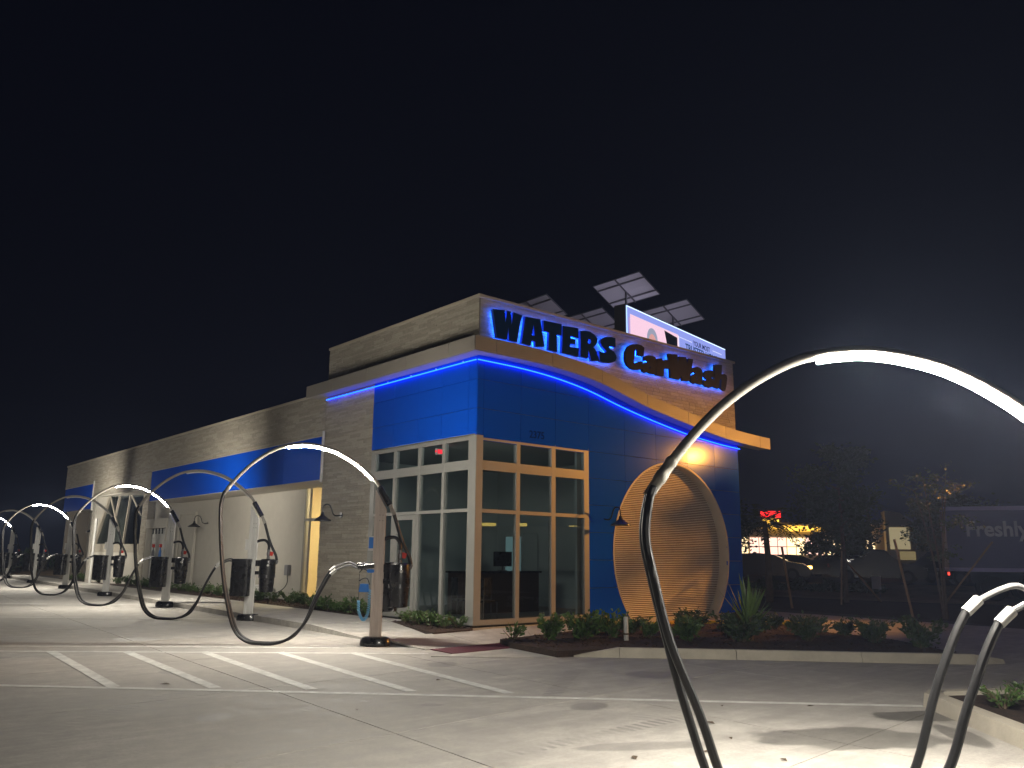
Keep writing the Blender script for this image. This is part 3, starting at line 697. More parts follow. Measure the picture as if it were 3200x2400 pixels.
# ---- halo lit letters
G = {
'W':[[(0.26,7.04),(0.61,7.09),(0.63,6.8),(0.69,7.09),(0.79,7.09),(0.82,6.78),(0.87,7.09),(1.14,7.07),(1.08,6.87),(0.99,6.4),(0.75,6.4),(0.72,6.7),(0.69,6.4),(0.39,6.4)]],
'A':[[(1.24,7.06),(1.71,7.09),(1.85,6.44),(1.56,6.39),(1.55,6.51),(1.44,6.52),(1.41,6.39),(1.13,6.4)],[(1.5,6.92),(1.53,6.65),(1.45,6.65)]],
'T':[[(1.82,7.08),(2.41,7.1),(2.4,6.81),(2.25,6.82),(2.26,6.38),(1.97,6.39),(2.0,6.82),(1.82,6.82)]],
'E':[[(2.45,7.07),(2.98,7.11),(2.99,6.85),(2.71,6.87),(2.72,6.79),(2.88,6.82),(2.87,6.68),(2.7,6.66),(2.69,6.58),(3.0,6.61),(2.98,6.38),(2.42,6.39)]],
'R':[[(3.05,7.05),(3.22,7.09),(3.39,7.1),(3.56,7.05),(3.66,6.96),(3.65,6.86),(3.59,6.78),(3.51,6.72),(3.62,6.63),(3.72,6.4),(3.44,6.35),(3.33,6.62),(3.32,6.4),(3.06,6.4)],[(3.33,6.9),(3.4,6.9),(3.42,6.85),(3.4,6.79),(3.33,6.77)]],
'S':[[(4.33,7.1),(4.33,6.85),(4.18,6.86),(4.09,6.84),(4.11,6.78),(4.27,6.73),(4.35,6.64),(4.36,6.58),(4.31,6.49),(4.18,6.43),(4.02,6.39),(3.86,6.38),(3.75,6.39),(3.71,6.66),(3.84,6.64),(3.96,6.65),(3.99,6.69),(3.84,6.79),(3.76,6.88),(3.78,6.95),(3.85,7.01),(3.98,7.07),(4.17,7.1)]],
'C':[[(5.15,7.09),(5.34,7.09),(5.46,7.04),(5.42,6.8),(5.19,6.79),(5.2,6.93),(5.15,6.95),(5.09,6.9),(5.06,6.8),(5.03,6.61),(5.05,6.51),(5.1,6.58),(5.21,6.62),(5.38,6.65),(5.36,6.46),(5.26,6.41),(5.08,6.38),(4.93,6.39),(4.78,6.46),(4.71,6.56),(4.7,6.67),(4.72,6.81),(4.83,6.97),(4.97,7.05)]],
'a':[[(5.45,6.8),(5.6,6.86),(5.79,6.88),(5.91,6.85),(5.95,6.78),(5.94,6.58),(5.9,6.39),(5.69,6.38),(5.6,6.41),(5.51,6.37),(5.39,6.39),(5.35,6.46),(5.37,6.56),(5.45,6.63),(5.58,6.67),(5.64,6.7),(5.57,6.71),(5.44,6.67)],[(5.64,6.56),(5.7,6.56),(5.69,6.51),(5.64,6.5)]],
'r':[[(5.98,6.83),(6.18,6.87),(6.21,6.82),(6.34,6.86),(6.53,6.87),(6.51,6.63),(6.33,6.62),(6.26,6.58),(6.22,6.38),(5.93,6.37)]],
'W2':[[(6.47,7.05),(6.85,7.09),(6.85,6.85),(6.93,7.05),(7.24,7.08),(7.26,6.88),(7.34,7.06),(7.55,7.07),(7.48,6.83),(7.35,6.41),(7.05,6.38),(6.98,6.51),(6.91,6.39),(6.53,6.39),(6.52,6.67)]],
'a2':[[(7.5,6.81),(7.72,6.88),(7.89,6.86),(7.97,6.78),(7.95,6.6),(7.92,6.39),(7.72,6.4),(7.59,6.37),(7.45,6.4),(7.4,6.49),(7.44,6.57),(7.55,6.63),(7.66,6.68),(7.66,6.7),(7.59,6.7),(7.43,6.64)],[(7.67,6.58),(7.72,6.57),(7.71,6.51),(7.66,6.51)]],
's':[[(8.03,6.74),(8.17,6.84),(8.37,6.88),(8.51,6.86),(8.51,6.68),(8.4,6.7),(8.36,6.67),(8.4,6.64),(8.52,6.6),(8.53,6.5),(8.46,6.42),(8.31,6.36),(8.11,6.37),(8.0,6.42),(8.02,6.55),(8.17,6.54),(8.23,6.56),(8.11,6.6),(8.03,6.66)]],
'h':[[(8.57,7.08),(8.91,7.12),(8.87,6.82),(9.02,6.87),(9.12,6.84),(9.14,6.75),(9.09,6.54),(9.02,6.37),(8.81,6.4),(8.86,6.67),(8.82,6.7),(8.78,6.65),(8.71,6.39),(8.49,6.4)]],
}
def letter(polys, y0, y1, name, mface, mside, parent, shrink=0.):
    """extruded 2D outline (with holes) filled by bmesh triangle fill; y0 front, y1 back"""
    bm = bmesh.new(); edges = []
    for pl in polys:
        vs = [bm.verts.new((x, y0, z)) for x, z in pl]
        edges += [bm.edges.new((vs[i], vs[(i+1) % len(vs)])) for i in range(len(vs))]
    r = bmesh.ops.triangle_fill(bm, use_beauty=True, edges=edges)
    fs = [f for f in bm.faces]
    ex_ = bmesh.ops.extrude_face_region(bm, geom=fs)
    bmesh.ops.translate(bm, verts=[v for v in ex_['geom'] if isinstance(v, bmesh.types.BMVert)], vec=(0, y1-y0, 0))
    bmesh.ops.recalc_face_normals(bm, faces=bm.faces)
    me = bpy.data.meshes.new(name); bm.to_mesh(me); bm.free()
    me.materials.append(mface)
    if mside:
        me.materials.append(mside)
        for p in me.polygons: p.material_index = 0 if abs(p.normal.y) > .9 else 1
    o = bpy.data.objects.new(name, me); COL.objects.link(o); o.parent = parent; return o
sg = thing('building_sign', 'large dark channel letters reading WATERS CarWash with blue halo light', 'sign')
for k, polys in G.items():
    up_ = k in 'WATERS'
    lt = letter(polys, -.165, -.085, 'sign_letter', M['navy'] if k in ('W','A','T','E','R','S') else M['brown'], M['haloside'] if k in ('W','A','T','E','R','S') else M['brown'], sg)
    # glowing back of the letter, slightly smaller
    cx = sum(p[0] for p in polys[0])/len(polys[0]); cz = sum(p[1] for p in polys[0])/len(polys[0])
    pl2 = [[(cx+(x-cx)*.95, cz+(z-cz)*.95) for x, z in pl] for pl in polys]
    letter(pl2, -.083, -.075, 'halo_light', E_halo, None, lt)
b = MB()
for k, polys in G.items():
    x, z = polys[0][0]; x1, z1 = polys[0][len(polys[0])//2]
    for t_ in (.25, .75): b.box(x+(x1-x)*t_-.008, x+(x1-x)*t_+.008, -.08, .02, z+(z1-z)*t_-.008, z+(z1-z)*t_+.008)
b.build('standoff_pin', M['chrome'], sg)

# ================================================================== WALL LAMPS
def wall_lamp(loc, rz, label):
    t = thing('gooseneck_lamp', label, 'wall lamp', loc, rz, 'gooseneck wall lamps')
    MB().lathe([(.02,-.07),(.07,-.06),(.075,0)], (0,0,0), 12).build('wall_plate', M['lampblack'], t).rotation_euler = (0, R(-90), 0)
    p = [(0,0,0),(-.13,0,-.02),(-.22,0,.02),(-.27,0,.14),(-.33,0,.24),(-.42,0,.27),(-.5,0,.23),(-.53,0,.13),(-.53,0,.03)]
    MB().tube(spline(p, 5), .017, 7).build('gooseneck', M['lampblack'], t, smooth=True)
    MB().lathe([(.03,.06),(.045,.0),(.06,-.03),(.16,-.1),(.23,-.14),(.235,-.17),(.22,-.165),(.05,-.05)], (-.53,0,.0), 18, caps=False).build('shade', M['lampblack'], t, smooth=True)
    MB().lathe([(.01,-.12),(.035,-.1),(.03,-.05)], (-.53,0,0), 10).build('bulb', M['white'], t)
wall_lamp((-.03, 5.75, 2.6), 0, 'unlit black gooseneck lamp on the stone pillar beside the lit window')
wall_lamp((1.3, 18.6, 2.72), 0, 'unlit black gooseneck lamp on the stucco wall beside the plain door')
wall_lamp((1.3, 33.2, 2.72), 0, 'unlit black gooseneck lamp on the furthest stretch of stucco wall')
wall_lamp((3.98, -.03, 2.5), R(90), 'unlit black gooseneck lamp on the blue wall beside the round shutter')

# ================================================================== VACUUM STATIONS
UR = math.atan2(.614, -.789)
def vacuum(x, y, label, lit=True, drop=0., film=False, bin_side=1, seed=0, ledmat=None, base_z=0.):
    rnd = random.Random(seed)
    t = thing('vacuum_station', label, 'vacuum station', (x, y, base_z), UR, 'vacuum stations along the parking stalls')
    pm = M['film'] if film else M['alum']; dz = -drop
    # foot cover
    b = MB(); b.lathe([(.27,0),(.275,.03),(.265,.1),(.235,.145),(.2,.155)], (0,0,0), 24, 1.0, .72); b.build('foot_cover', M['black'], t, smooth=True)
    b = MB(); b.lathe([(.012,0),(.012,.008),(.004,.012)], (0,0,0), 8); o = b.build('bolt', M['chrome'], t); o.location = (.03, .195, .07); o.rotation_euler = (R(-90), 0, 0)
    # extruded post with slanted top
    b = MB(); wd, dp = .1, .065; zt = 2.76+dz; zt2 = 2.42+dz
    outl = [(-wd,-dp),(wd,-dp),(wd,-.022),(wd-.014,-.018),(wd-.014,.018),(wd,.022),(wd,dp),(.05,dp),(.045,dp-.012),(-.0,dp-.012),(-.005,dp),(-.05,dp),(-.055,dp-.012),(-.085,dp-.012),(-.09,dp),(-wd,dp),(-wd,.022),(-wd+.014,.018),(-wd+.014,-.018),(-wd,-.022)]
    n = len(outl); zf = lambda u: zt2+(zt-zt2)*(u+wd)/(2*wd)
    b.add([(u, v, .12) for u, v in outl]+[(u, v, zf(u)) for u, v in outl], [tuple(range(n))[::-1], tuple(range(n, 2*n))]+[(i, (i+1) % n, (i+1) % n+n, i+n) for i in range(n)])
    b.build('post', pm, t)
    for (uu, zz) in ((-.055, zt2-.12), (-.0, zt2-.12), (-.055, zt2-.22), (-.0, zt2-.22)):
        b = MB(); b.lathe([(.009,0),(.009,.006)], (0,0,0), 6); o = b.build('bolt', M['chrome'], t); o.location = (uu, dp-.011 if uu > -.05 and uu < 0 else dp+.001, zz); o.rotation_euler = (R(-90), 0, 0)
    # arch pipe
    A = [(-.23,2.36),(-.13,2.55),(.03,2.81),(.2,3.02),(.5,3.27),(.86,3.47),(1.2,3.565),(1.5,3.59),(1.83,3.54),(2.1,3.42),(2.35,3.25),(2.56,3.05),(2.72,2.86),(2.83,2.71)]
    AP = spline([(u, 0, z+dz) for u, z in A], 5)
    MB().tube(AP, .032, 10).build('arch_pipe', M['pipe'], t, smooth=True)
    d = Vector((.17, 0, .27)).normalized()
    c = Vector((-.06, 0, 2.655+dz))
    MB().tube([c-d*.2, c+d*.2], .056, 12).build('clamp_sleeve', M['black'], t)
    e0, e1 = Vector(AP[-1]), Vector(AP[-4]); ed = (e0-e1).normalized()
    MB().tube([e0-ed*.2, e0-ed*.17, e0-ed*.16, e0-ed*.1, e0-ed*.09, e0-ed*.04, e0-ed*.03, e0+ed*.08], [.036,.04,.036,.036,.041,.041,.036,.034], 10).build('pipe_coupling', M['pipe'], t, smooth=True)
    # LED strip under the arch
    sel = [p for p in AP if .13 < p.x < 1.78]
    b = MB(); vs = []
    for i, p in enumerate(sel):
        tg = (Vector(sel[min(i+1, len(sel)-1)])-Vector(sel[max(i-1, 0)])).normalized(); nm = Vector((-tg.z, 0, tg.x)); nm = nm if nm.z < 0 else -nm
        a = Vector(p)+nm*.034; q = Vector(p)+nm*.056
        vs += [a+Vector((0,-.028,0)), a+Vector((0,.028,0)), q+Vector((0,.028,0)), q+Vector((0,-.028,0))]
    m_ = len(sel); b.v = [tuple(v) for v in vs]
    for i in range(m_-1):
        for k in range(4): b.f.append((4*i+k, 4*i+(k+1) % 4, 4*i+4+(k+1) % 4, 4*i+4+k))
    b.f += [(0,1,2,3), tuple(4*(m_-1)+k for k in (3,2,1,0))]
    if lit:
        ls = b.build('light_strip', E_sidefg if ledmat else E_side, t); ls.data.materials.append(ledmat or E_led)
        for pi in range(m_-1): ls.data.polygons[pi*4+2].material_index = 1
    else: b.build('light_strip', M['white'], t)
    # vacuum hoses: pipe end -> loop on ground -> wand
    j = lambda a: rnd.uniform(-a, a)
    for s_ in (-1, 1):
        k1 = j(.05); k2 = j(.04); f0, f1 = .03*s_, .12*s_
        H = [(2.84,f0*.45,2.70+dz),(2.875,f0,2.61+dz),(2.9,f0*1.2,2.4+dz),(2.86,f0*1.3,1.9+dz*.6),(2.77,f0*1.4,1.25+dz*.2),(2.66+k1,f0*1.6,.72),(2.5+k1,f0*2,.27),(2.28+k1,f0*2.4,.075),(2.0,f0*3,.03),(1.72+k2,f0*3.4,.04),(1.46+k2,f0*3.6,.15),(1.27,f0*3.8,.42),(1.12,f0*4,.82),(.97,f1,1.14),(.86,f1,1.32)]
        if s_ == 1: H = [(q[0]-.05 if i > 10 else q[0], q[1], q[2]-(.05 if i > 11 else 0)) for i, q in enumerate(H)]
        MB().tube(spline(H, 6), .027, 9).build('vacuum_hose', M['hose'], t, smooth=True)
        x0, z0 = H[-1][0], H[-1][2]
        MB().tube([(x0+.02,f1,z0-.03),(x0-.07,f1,z0+.045)], .034, 10).build('hose_cuff', M['white'], t, smooth=True)
        MB().tube(spline([(x0-.06,f1,z0+.035),(x0-.2,f1,z0+.1),(x0-.32,f1,z0+.13),(x0-.42,f1,z0+.09),(x0-.52,f1,z0+.07)], 4), .019, 8).build('wand', M['chrome'], t, smooth=True)
        MB().tube([(x0-.46,f1,z0+.09),(.06,f1,1.4)], .045, 10).build('wand_holder', M['black'], t, smooth=True)
    # filter canister
    cu = -.385
    MB().lathe([(.15,.665),(.165,.68),(.18,.95),(.183,1.04)], (cu,0,0), 22).build('canister_bin', M['black'], t, smooth=True)
    cn = MB().lathe([(.19,1.035),(.195,1.05),(.192,1.34),(.185,1.42),(.15,1.45)], (cu,0,0), 22).build('canister_head', M['black'], t, smooth=True)
    for a in range(5):
        an = a*1.257+.5; b = MB(); b.obox((cu+.19*math.cos(an), .19*math.sin(an), 1.04), .03, .03, .07, (math.cos(an), math.sin(an), 0), (-math.sin(an), math.cos(an), 0)); b.build('latch', M['chrome'], cn)
    b = MB(); b.box(-.25, -.08, -.05, .05, 1.28, 1.42); b.box(-.25, -.08, -.05, .05, 1.08, 1.16); b.build('bracket', M['black'], t)
    b = MB(); b.lathe([(.028,0),(.028,.02)], (0,0,0), 10); o = b.build('gauge', M['white'], cn); o.location = (cu-.05, .187, 1.3); o.rotation_euler = (R(-90), 0, 0)
    b = MB(); b.lathe([(.04,1.445),(.04,1.5),(.03,1.51),(.046,1.55),(.046,1.6),(.032,1.63),(.036,1.68)], (cu,0,0), 10); vv = b.build('valve', M['chrome'], t, smooth=True)
    b = MB(); b.obox((cu-.07, .0, 1.58), .09, .03, .1, (1,0,.25), (0,1,0), (-.25,0,1)); b.build('valve_handle', M['red'], vv, bevel=.008)
    MB().tube(spline([(cu,0,1.67),(cu+.0,0,1.76),(cu+.03,0,1.84),(cu+.1,0,1.9),(cu+.2,0,1.9),(-.09,0,1.87)], 5), .033, 9).build('elbow_hose', M['hose'], t, smooth=True)
    MB().tube(spline([(-.235,0,2.35+dz),(-.3,0,2.16+dz*.8),(-.37,0,1.95+dz*.6),(-.45,-.03,1.75),(-.55,-.06,1.55),(-.58,-.08,1.42)], 5), .034, 9).build('feed_hose', M['hose'], t, smooth=True)
    MB().tube([(-.2,0,2.41+dz),(-.255,0,2.31+dz)], .037, 10).build('hose_coupling', M['pipe'], t)
    MB().tube([(-.585,-.08,1.42),(-.57,-.08,1.36),(-.5,-.06,1.34)], .04, 8).build('inlet_elbow', M['chrome'], t)
    # litter bin
    by = .27*bin_side; bx = .17 if bin_side > 0 else -.12
    bn = MB(); nseg = 32; prof = [(0,.58),(1,.58),(1.02,.62),(1.02,1.38),(1.06,1.39),(1.06,1.45),(.9,1.455)]
    for r_, z in prof:
        for k in range(nseg):
            an = 2*math.pi*k/nseg; rr = r_*(1.0 if (k % 2 == 0 or z > 1.385 or z < .6) else .965); ca, sa = math.cos(an), math.sin(an)
            ex_ = .22*(abs(ca)**.55)*(1 if ca >= 0 else -1); ey_ = .17*(abs(sa)**.55)*(1 if sa >= 0 else -1)
            bn.v.append((bx+ex_*rr, by+ey_*rr, z))
    for i in range(len(prof)-1):
        for k in range(nseg): bn.f.append((i*nseg+k, i*nseg+(k+1) % nseg, (i+1)*nseg+(k+1) % nseg, (i+1)*nseg+k))
    bn.build('litter_bin', M['black'], t)
    # sign box / towel dispenser
    b = MB(); b.box(.1, .18, -.05, .06, 1.7, 1.9); dsp = b.build('dispenser', M['bluep'] if film else M['white'], t, bevel=.005)
    b = MB(); b.box(.1, .19, -.055, .065, 1.66, 1.7); b.box(.1, .185, -.055, .065, 1.9, 1.92); b.build('dispenser_rim', M['white'], dsp)
    return t
ST = [(-2.87,-.84,'vacuum station with pale film wrapped post and lit arch, nearest the glazed corner', True),
      (-2.38,5.78,'vacuum station with unlit arch in front of the lit side window', False),
      (-2.30,11.95,'vacuum station with lit arch in front of the stucco wall door', True),
      (-2.05,19.1,'vacuum station with unlit arch in front of the soap cabinet', False),
      (-1.75,26.3,'vacuum station with lit arch in front of the dark raked glazing', True),
      (-1.5,33.9,'vacuum station with unlit arch near the far end of the stucco wing', False),
      (-1.2,42.0,'vacuum station with lit arch beyond the far end of the building', True)]
for i, (x, y, l, lit) in enumerate(ST):
    vacuum(x, y, l, lit, 0, i == 0, -1 if i == 0 else 1, i+3)
vacuum(-4.85, -12.55, 'large low vacuum station with bright arch over the kerbed island', True, .68, False, -1, 30, E_ledfg)
# caddy and coiled air hose hanging on the nearest post
cy = thing('blue_caddy', 'bright blue plastic caddy hanging on the film wrapped vacuum post', 'caddy', (-2.87, -.84, 0), UR)
b = MB(); b.prism([(-.1,-.07),(.1,-.07),(.08,.07),(-.08,.07)], -.06, .06, lambda a, z, o: (.23+a*.9, .03+o, 1.0+z)); b.build('basket', M['bluep'], cy)
MB().tube(spline([(.14,.03,1.06),(.18,.03,1.16),(.25,.03,1.17),(.33,.03,1.12)], 4), .008, 6).build('handle', M['black'], cy)
b = MB(); b.box(.06, .19, -.0, .1, 1.27, 1.33); b.build('spray_gun', M['bluep'], cy, bevel=.01)
MB().tube(spline([(.19,.05,1.31),(.27,.05,1.33),(.33,.05,1.27)], 4), .01, 6).build('spray_lance', M['black'], cy)
ch = thing('coiled_air_hose', 'pale blue coiled air hose drooping beside the film wrapped post', 'hose', (-2.87, -.84, 0), UR)
path = spline([(.13,.06,.98),(.13,.06,.75),(.15,.06,.55),(.21,.06,.45),(.27,.06,.5),(.31,.06,.62),(.32,.06,.78)], 14)
b = MB(); hel = []
for i in range(len(path)-1):
    for k in range(6):
        t_ = k/6; p = path[i].lerp(path[i+1], t_); d = (path[i+1]-path[i]).normalized(); a = Vector((0,1,0)); c = d.cross(a); ph = (i*6+k)/6*2*math.pi*.42
        hel.append(p+(a*math.cos(ph)+c*math.sin(ph))*.024)
b.tube(hel, .007, 5); b.build('coil', M['ltblue'], ch, smooth=True)
MB().tube([(.32,.06,.78),(.325,.06,1.25)], .005, 5).build('air_line', M['rubber'], ch)

# soap cabinet on the far wall
sc = thing('soap_cabinet', 'pale wall cabinet with hanging nozzles and two spray bottles', 'cabinet', (0,0,0))
cy0, cy1 = 22.3, 25.0
b = MB(); b.box(.95, 1.295, cy0, cy1, 2.6, 3.0); b.build('hood', M['stucco'], sc)
b = MB(); b.box(1.2, 1.295, cy0+.1, cy1-.02, .3, 2.59); b.build('back_panel', M['white'], sc)
for yy in (cy0+.13, cy1-.1):
    b = MB(); b.box(.97, 1.19, yy-.03, yy+.03, .15, 2.59); b.build('side_panel', M['stucco'], sc)
for k in range(4):
    MB().tube([(1.05, cy0+.75+.4*k, 2.59), (1.05, cy0+.75+.4*k, 2.35)], .025, 6).build('nozzle', M['black'], sc)
for k, m_ in ((0, 'bluep'), (1, 'chrome')):
    q = MB().lathe([(.05,1.35),(.06,1.4),(.06,1.6),(.025,1.7),(.025,1.78)], (1.08, cy0+.9+.9*k, 0), 10).build('spray_bottle', M[m_], sc, smooth=True)
    b = MB(); b.box(1.02, 1.13, cy0+.86+.9*k, cy0+.94+.9*k, 1.78, 1.92); b.build('trigger', M['red'], q)
b = MB(); b.box(1.0, 1.19, cy0+.4, cy1-.4, 1.3, 1.34); b.build('shelf', M['alum'], sc)
# white pole, wall box, hose reel, cleanout stub
wp = thing('white_pole', 'slim white pole standing in the planting strip by the dark glazing', 'pole', (-.2, 28.6, .1))
MB().lathe([(.06,0),(.06,2.95),(.05,3.0)], (0,0,0), 10).build('shaft', M['white'], wp); MB().lathe([(.1,0),(.1,.04)], (0,0,0), 10).build('base_plate', M['white'], wp)
wb = thing('utility_box', 'grey electrical box with cable on the stucco wall', 'utility box', (1.24, 11.3, 1.05))
b = MB(); b.box(-.06, .06, -.12, .12, -.15, .18); b.build('case', M['solarrail'], wb, bevel=.01)
MB().tube(spline([(0,0,-.15),(0,-.02,-.4),(-.1,.1,-.6),(-.2,.5,-.75)], 5), .012, 6).build('cable', M['rubber'], wb)
hr = thing('hose_reel', 'white coiled hose and box lying at the stucco wall base', 'hose reel', (.95, 11.9, .14))
b = MB(); b.box(-.2, .2, .3, 1.0, 0, .42); b.build('box', M['white'], hr, bevel=.01)
for k in range(3):
    MB().tube([(.05*k-.05, .0+.2*math.cos(a*.4), .24+.2*math.sin(a*.4)) for a in range(17)], .018, 6).build('coil', M['white'], hr)
sb = thing('stub_post', 'short white marker post standing in the large mulch bed', 'post', (.86, -3.46, .08))
MB().lathe([(.045,0),(.045,.42),(.035,.44)], (0,0,0), 10).build('tube', M['white'], sb); MB().lathe([(.05,.12),(.05,.15)], (0,0,0), 10).build('band', M['bark'], sb)

# ================================================================== ROOF: solar panels
def solar(T, label):
    o = thing('solar_panel', label, 'solar panel', (T[0], T[1], 0), 0, 'solar panels on tall posts')
    L = Vector((0, 2.86, 0)); bb_ = Vector((1.4, 0, -.75)); t0 = Vector((0, 0, T[2])); nrm = bb_.cross(L).normalized()
    if nrm.z > 0: nrm = -nrm
    c = t0+L/2+bb_/2
    b = MB(); b.obox(c, L.length, bb_.length, .03, L, bb_, nrm); b.build('panel', M['solar'], o)
    b = MB()
    for k in (0, 1):
        b.obox(t0+bb_*k+L/2-nrm*.0, L.length+.04, .03, .05, L, bb_, nrm); b.obox(t0+L*k+bb_/2, .03, bb_.length, .051, L, bb_, nrm)
    b.build('panel_frame', M['solarrail'], o)
    for k in (.3, .62):
        b = MB(); b.obox(t0+bb_*(.22 if k < .5 else .8)+L/2+nrm*.04, L.length, .06, .05, L, bb_, nrm); b.build('rail', M['solarrail'], o)
    b = MB(); b.obox(t0+bb_/2+L*.5+nrm*.075, .06, bb_.length, .05, L, bb_, nrm); b.build('cross_rail', M['solarrail'], o)
    b = MB(); b.bar((c.x, c.y, 0), (c.x, c.y, c.z-.1), .08); b.build('post', M['solarrail'], o)
    b = MB(); b.box(c.x-.15, c.x+.15, c.y-.15, c.y+.15, 0, .03); b.build('base_plate', M['solarrail'], o)
for (dx, dy, dz_), l in (((.7613,.6484,.3502), 'tilted solar panel on the tallest looking post at the near end of the billboard'), ((.6809,.7324,.3228), 'tilted solar panel behind the parapet above the letters A and T'),
                   ((.7302,.6833,.3047), 'tilted solar panel half hidden by the parapet above the letters R and S'), ((.797,.604,.3112), 'tilted solar panel behind the far half of the billboard')):
    d_ = 12.6/.3502*.3502/dz_ if dz_ < .35 else 36.; d_ = 12.6/dz_; solar((CAM.x+dx*d_, CAM.y+dy*d_, 14.2), l)
# ================================================================== BILLBOARD
KB = 32/45
TL = Vector((CAM.x+33.76*KB, CAM.y+29.76*KB)); bd = Vector((.98418, .17715)); ZT = 15.42
bbo = thing('digital_billboard', 'bright digital billboard on a column showing YOUR MOST TRUSTED HOME', 'billboard', (TL.x, TL.y, 1.6*(1-KB)))
bbo.scale = (KB, KB, KB)
def bp(s_, z, o=0): return (bd.x*s_+bd.y*o, bd.y*s_-bd.x*o, z)
def bquad(s0, s1, z0, z1, o, name, m, par, th=.02):
    b = MB(); b.add([bp(s0,z0,o), bp(s1,z0,o), bp(s1,z1,o), bp(s0,z1,o), bp(s0,z0,o-th), bp(s1,z0,o-th), bp(s1,z1,o-th), bp(s0,z1,o-th)], [(0,1,2,3), (7,6,5,4), (0,4,5,1), (1,5,6,2), (2,6,7,3), (3,7,4,0)]); return b.build(name, m, par)
bquad(-.1, 12.8, 11.4, ZT+.06, -.02, 'cabinet', M['solarrail'], bbo, .7)
bquad(0, 12.7, 11.5, ZT, -.74, 'assumed_rear_screen', emis('bb_rear', (.75, .7, .95), 2.6), bbo)  # unseen back screen, assumed and added to light the solar panel undersides
scr = bquad(0, 12.7, 11.5, ZT, .0, 'screen', emis('bb_blue', (.30, .36, .88), 1.0), bbo)
bquad(.0, 12.7, ZT-.06, ZT+.0, .006, 'screen_edge', emis('bb_edge', (.6, .75, 1.), 2.0), scr, .004); bquad(0, .08, 11.5, ZT, .0065, 'screen_edge', emis('bb_edge2', (.5, .8, 1.), 1.6), scr, .004)
ph = bquad(.39, 6.05, 11.6, 15.0, .008, 'screen_photo', emis('bb_pink', (1., .66, .82), 1.0), scr, .004)
bquad(.25, .33, 11.7, 14.8, .008, 'screen_photo', emis('bb_pink2', (.8, .45, .7), .8), scr, .004)
hd = MB(); hn = 28
hd.prism([(2.85+.62*math.cos(a*2*math.pi/hn), 14.0+.7*math.sin(a*2*math.pi/hn)) for a in range(hn)], .009, .012, lambda a, z, o: bp(a, z, o)); hd.build('grey_hair_shape', emis('bb_grey', (.42, .45, .6), .8), scr)
hd = MB(); hd.prism([(2.85+.42*math.cos(a*2*math.pi/hn), 13.85+.5*math.sin(a*2*math.pi/hn)) for a in range(hn)], .013, .016, lambda a, z, o: bp(a, z, o)); hd.build('forehead_shape', emis('bb_skin', (.9, .45, .42), .8), scr)
hd = MB(); hd.prism([(4.3,14.9),(4.96,13.0),(5.9,13.0),(5.9,14.78)], .009, .012, lambda a, z, o: bp(a, z, o)); hd.build('black_shape', emis('bb_black', (.01, .01, .02), .5), scr)
bquad(6.0, 6.14, 11.6, 14.95, .012, 'screen_photo', emis('bb_white', (.9, .8, .9), 1.1), scr, .003)
ln = emis('bb_line', (.6, .65, .95), 1.1)
bquad(6.2, 7.85, 14.86, 14.92, .01, 'screen_line', ln, scr, .004); bquad(10.75, 12.1, 14.9, 14.96, .01, 'screen_line', ln, scr, .004)
tnavy = emis('bb_navy', (.04, .06, .25), .4); tblu = emis('bb_blue_text', (.01, .10, .35), .45)
text_obj('screen_text', 'YOUR MOST', .45, tnavy, scr, frame_mat(bp(8.0, 14.74, .012), (bd.x, bd.y, 0), (0,0,1)), bold=.008, extrude=.002, sx=.92)
text_obj('screen_text', 'TRUSTED HOME', .62, tblu, scr, frame_mat(bp(6.95, 14.22, .012), (bd.x, bd.y, 0), (0,0,1)), bold=.014, extrude=.002, sx=.98)
b = MB(); b.lathe([(.45,0),(.45,11.5)], (bd.x*6.3+bd.y*-.35, bd.y*6.3+bd.x*.35, 0), 14); b.build('column', M['solarrail'], bbo)

# ================================================================== VEGETATION
def leafquad(b, c, d, wd, ln, rnd, curl=.3):
    d = d.normalized(); s_ = d.cross(Vector((rnd.uniform(-1,1), rnd.uniform(-1,1), rnd.uniform(-.3,1)))).normalized(); nr = d.cross(s_)
    m_ = c+d*ln*.5+nr*ln*.08; e = c+d*ln-nr*ln*curl*.3
    b.add([c, m_+s_*wd*.5, e, m_-s_*wd*.5], [(0,1,2), (0,2,3)])
def shrub_mesh(seed, r, h, n, lw, ll):
    rnd = random.Random(seed); b = MB(); tips = []
    stems = [Vector((rnd.uniform(-1,1)*r, rnd.uniform(-1,1)*r, h*rnd.uniform(.55,1.05))) for _ in range(13)]
    for i in range(n):
        s_ = rnd.choice(stems); t_ = rnd.random()**.6; c = Vector((s_.x*t_, s_.y*t_, s_.z*(t_*.85+.08)))+Vector((rnd.gauss(0,.1)*r, rnd.gauss(0,.1)*r, rnd.gauss(0,.07)*h))
        if c.z < .01: c.z = .01+rnd.random()*.05
        d = Vector((c.x*1.2+rnd.uniform(-.5,.5)*r, c.y*1.2+rnd.uniform(-.5,.5)*r, rnd.uniform(-.1,.7)*h))
        k = rnd.uniform(.6, 1.25); leafquad(b, c, d, lw*k, ll*k, rnd)
    st_ = MB()
    for s_ in stems: st_.tube([(0,0,-.03), (s_.x*.5, s_.y*.5, s_.z*.5), (s_.x, s_.y, s_.z)], [.009,.006,.003], 4)
    return b, st_
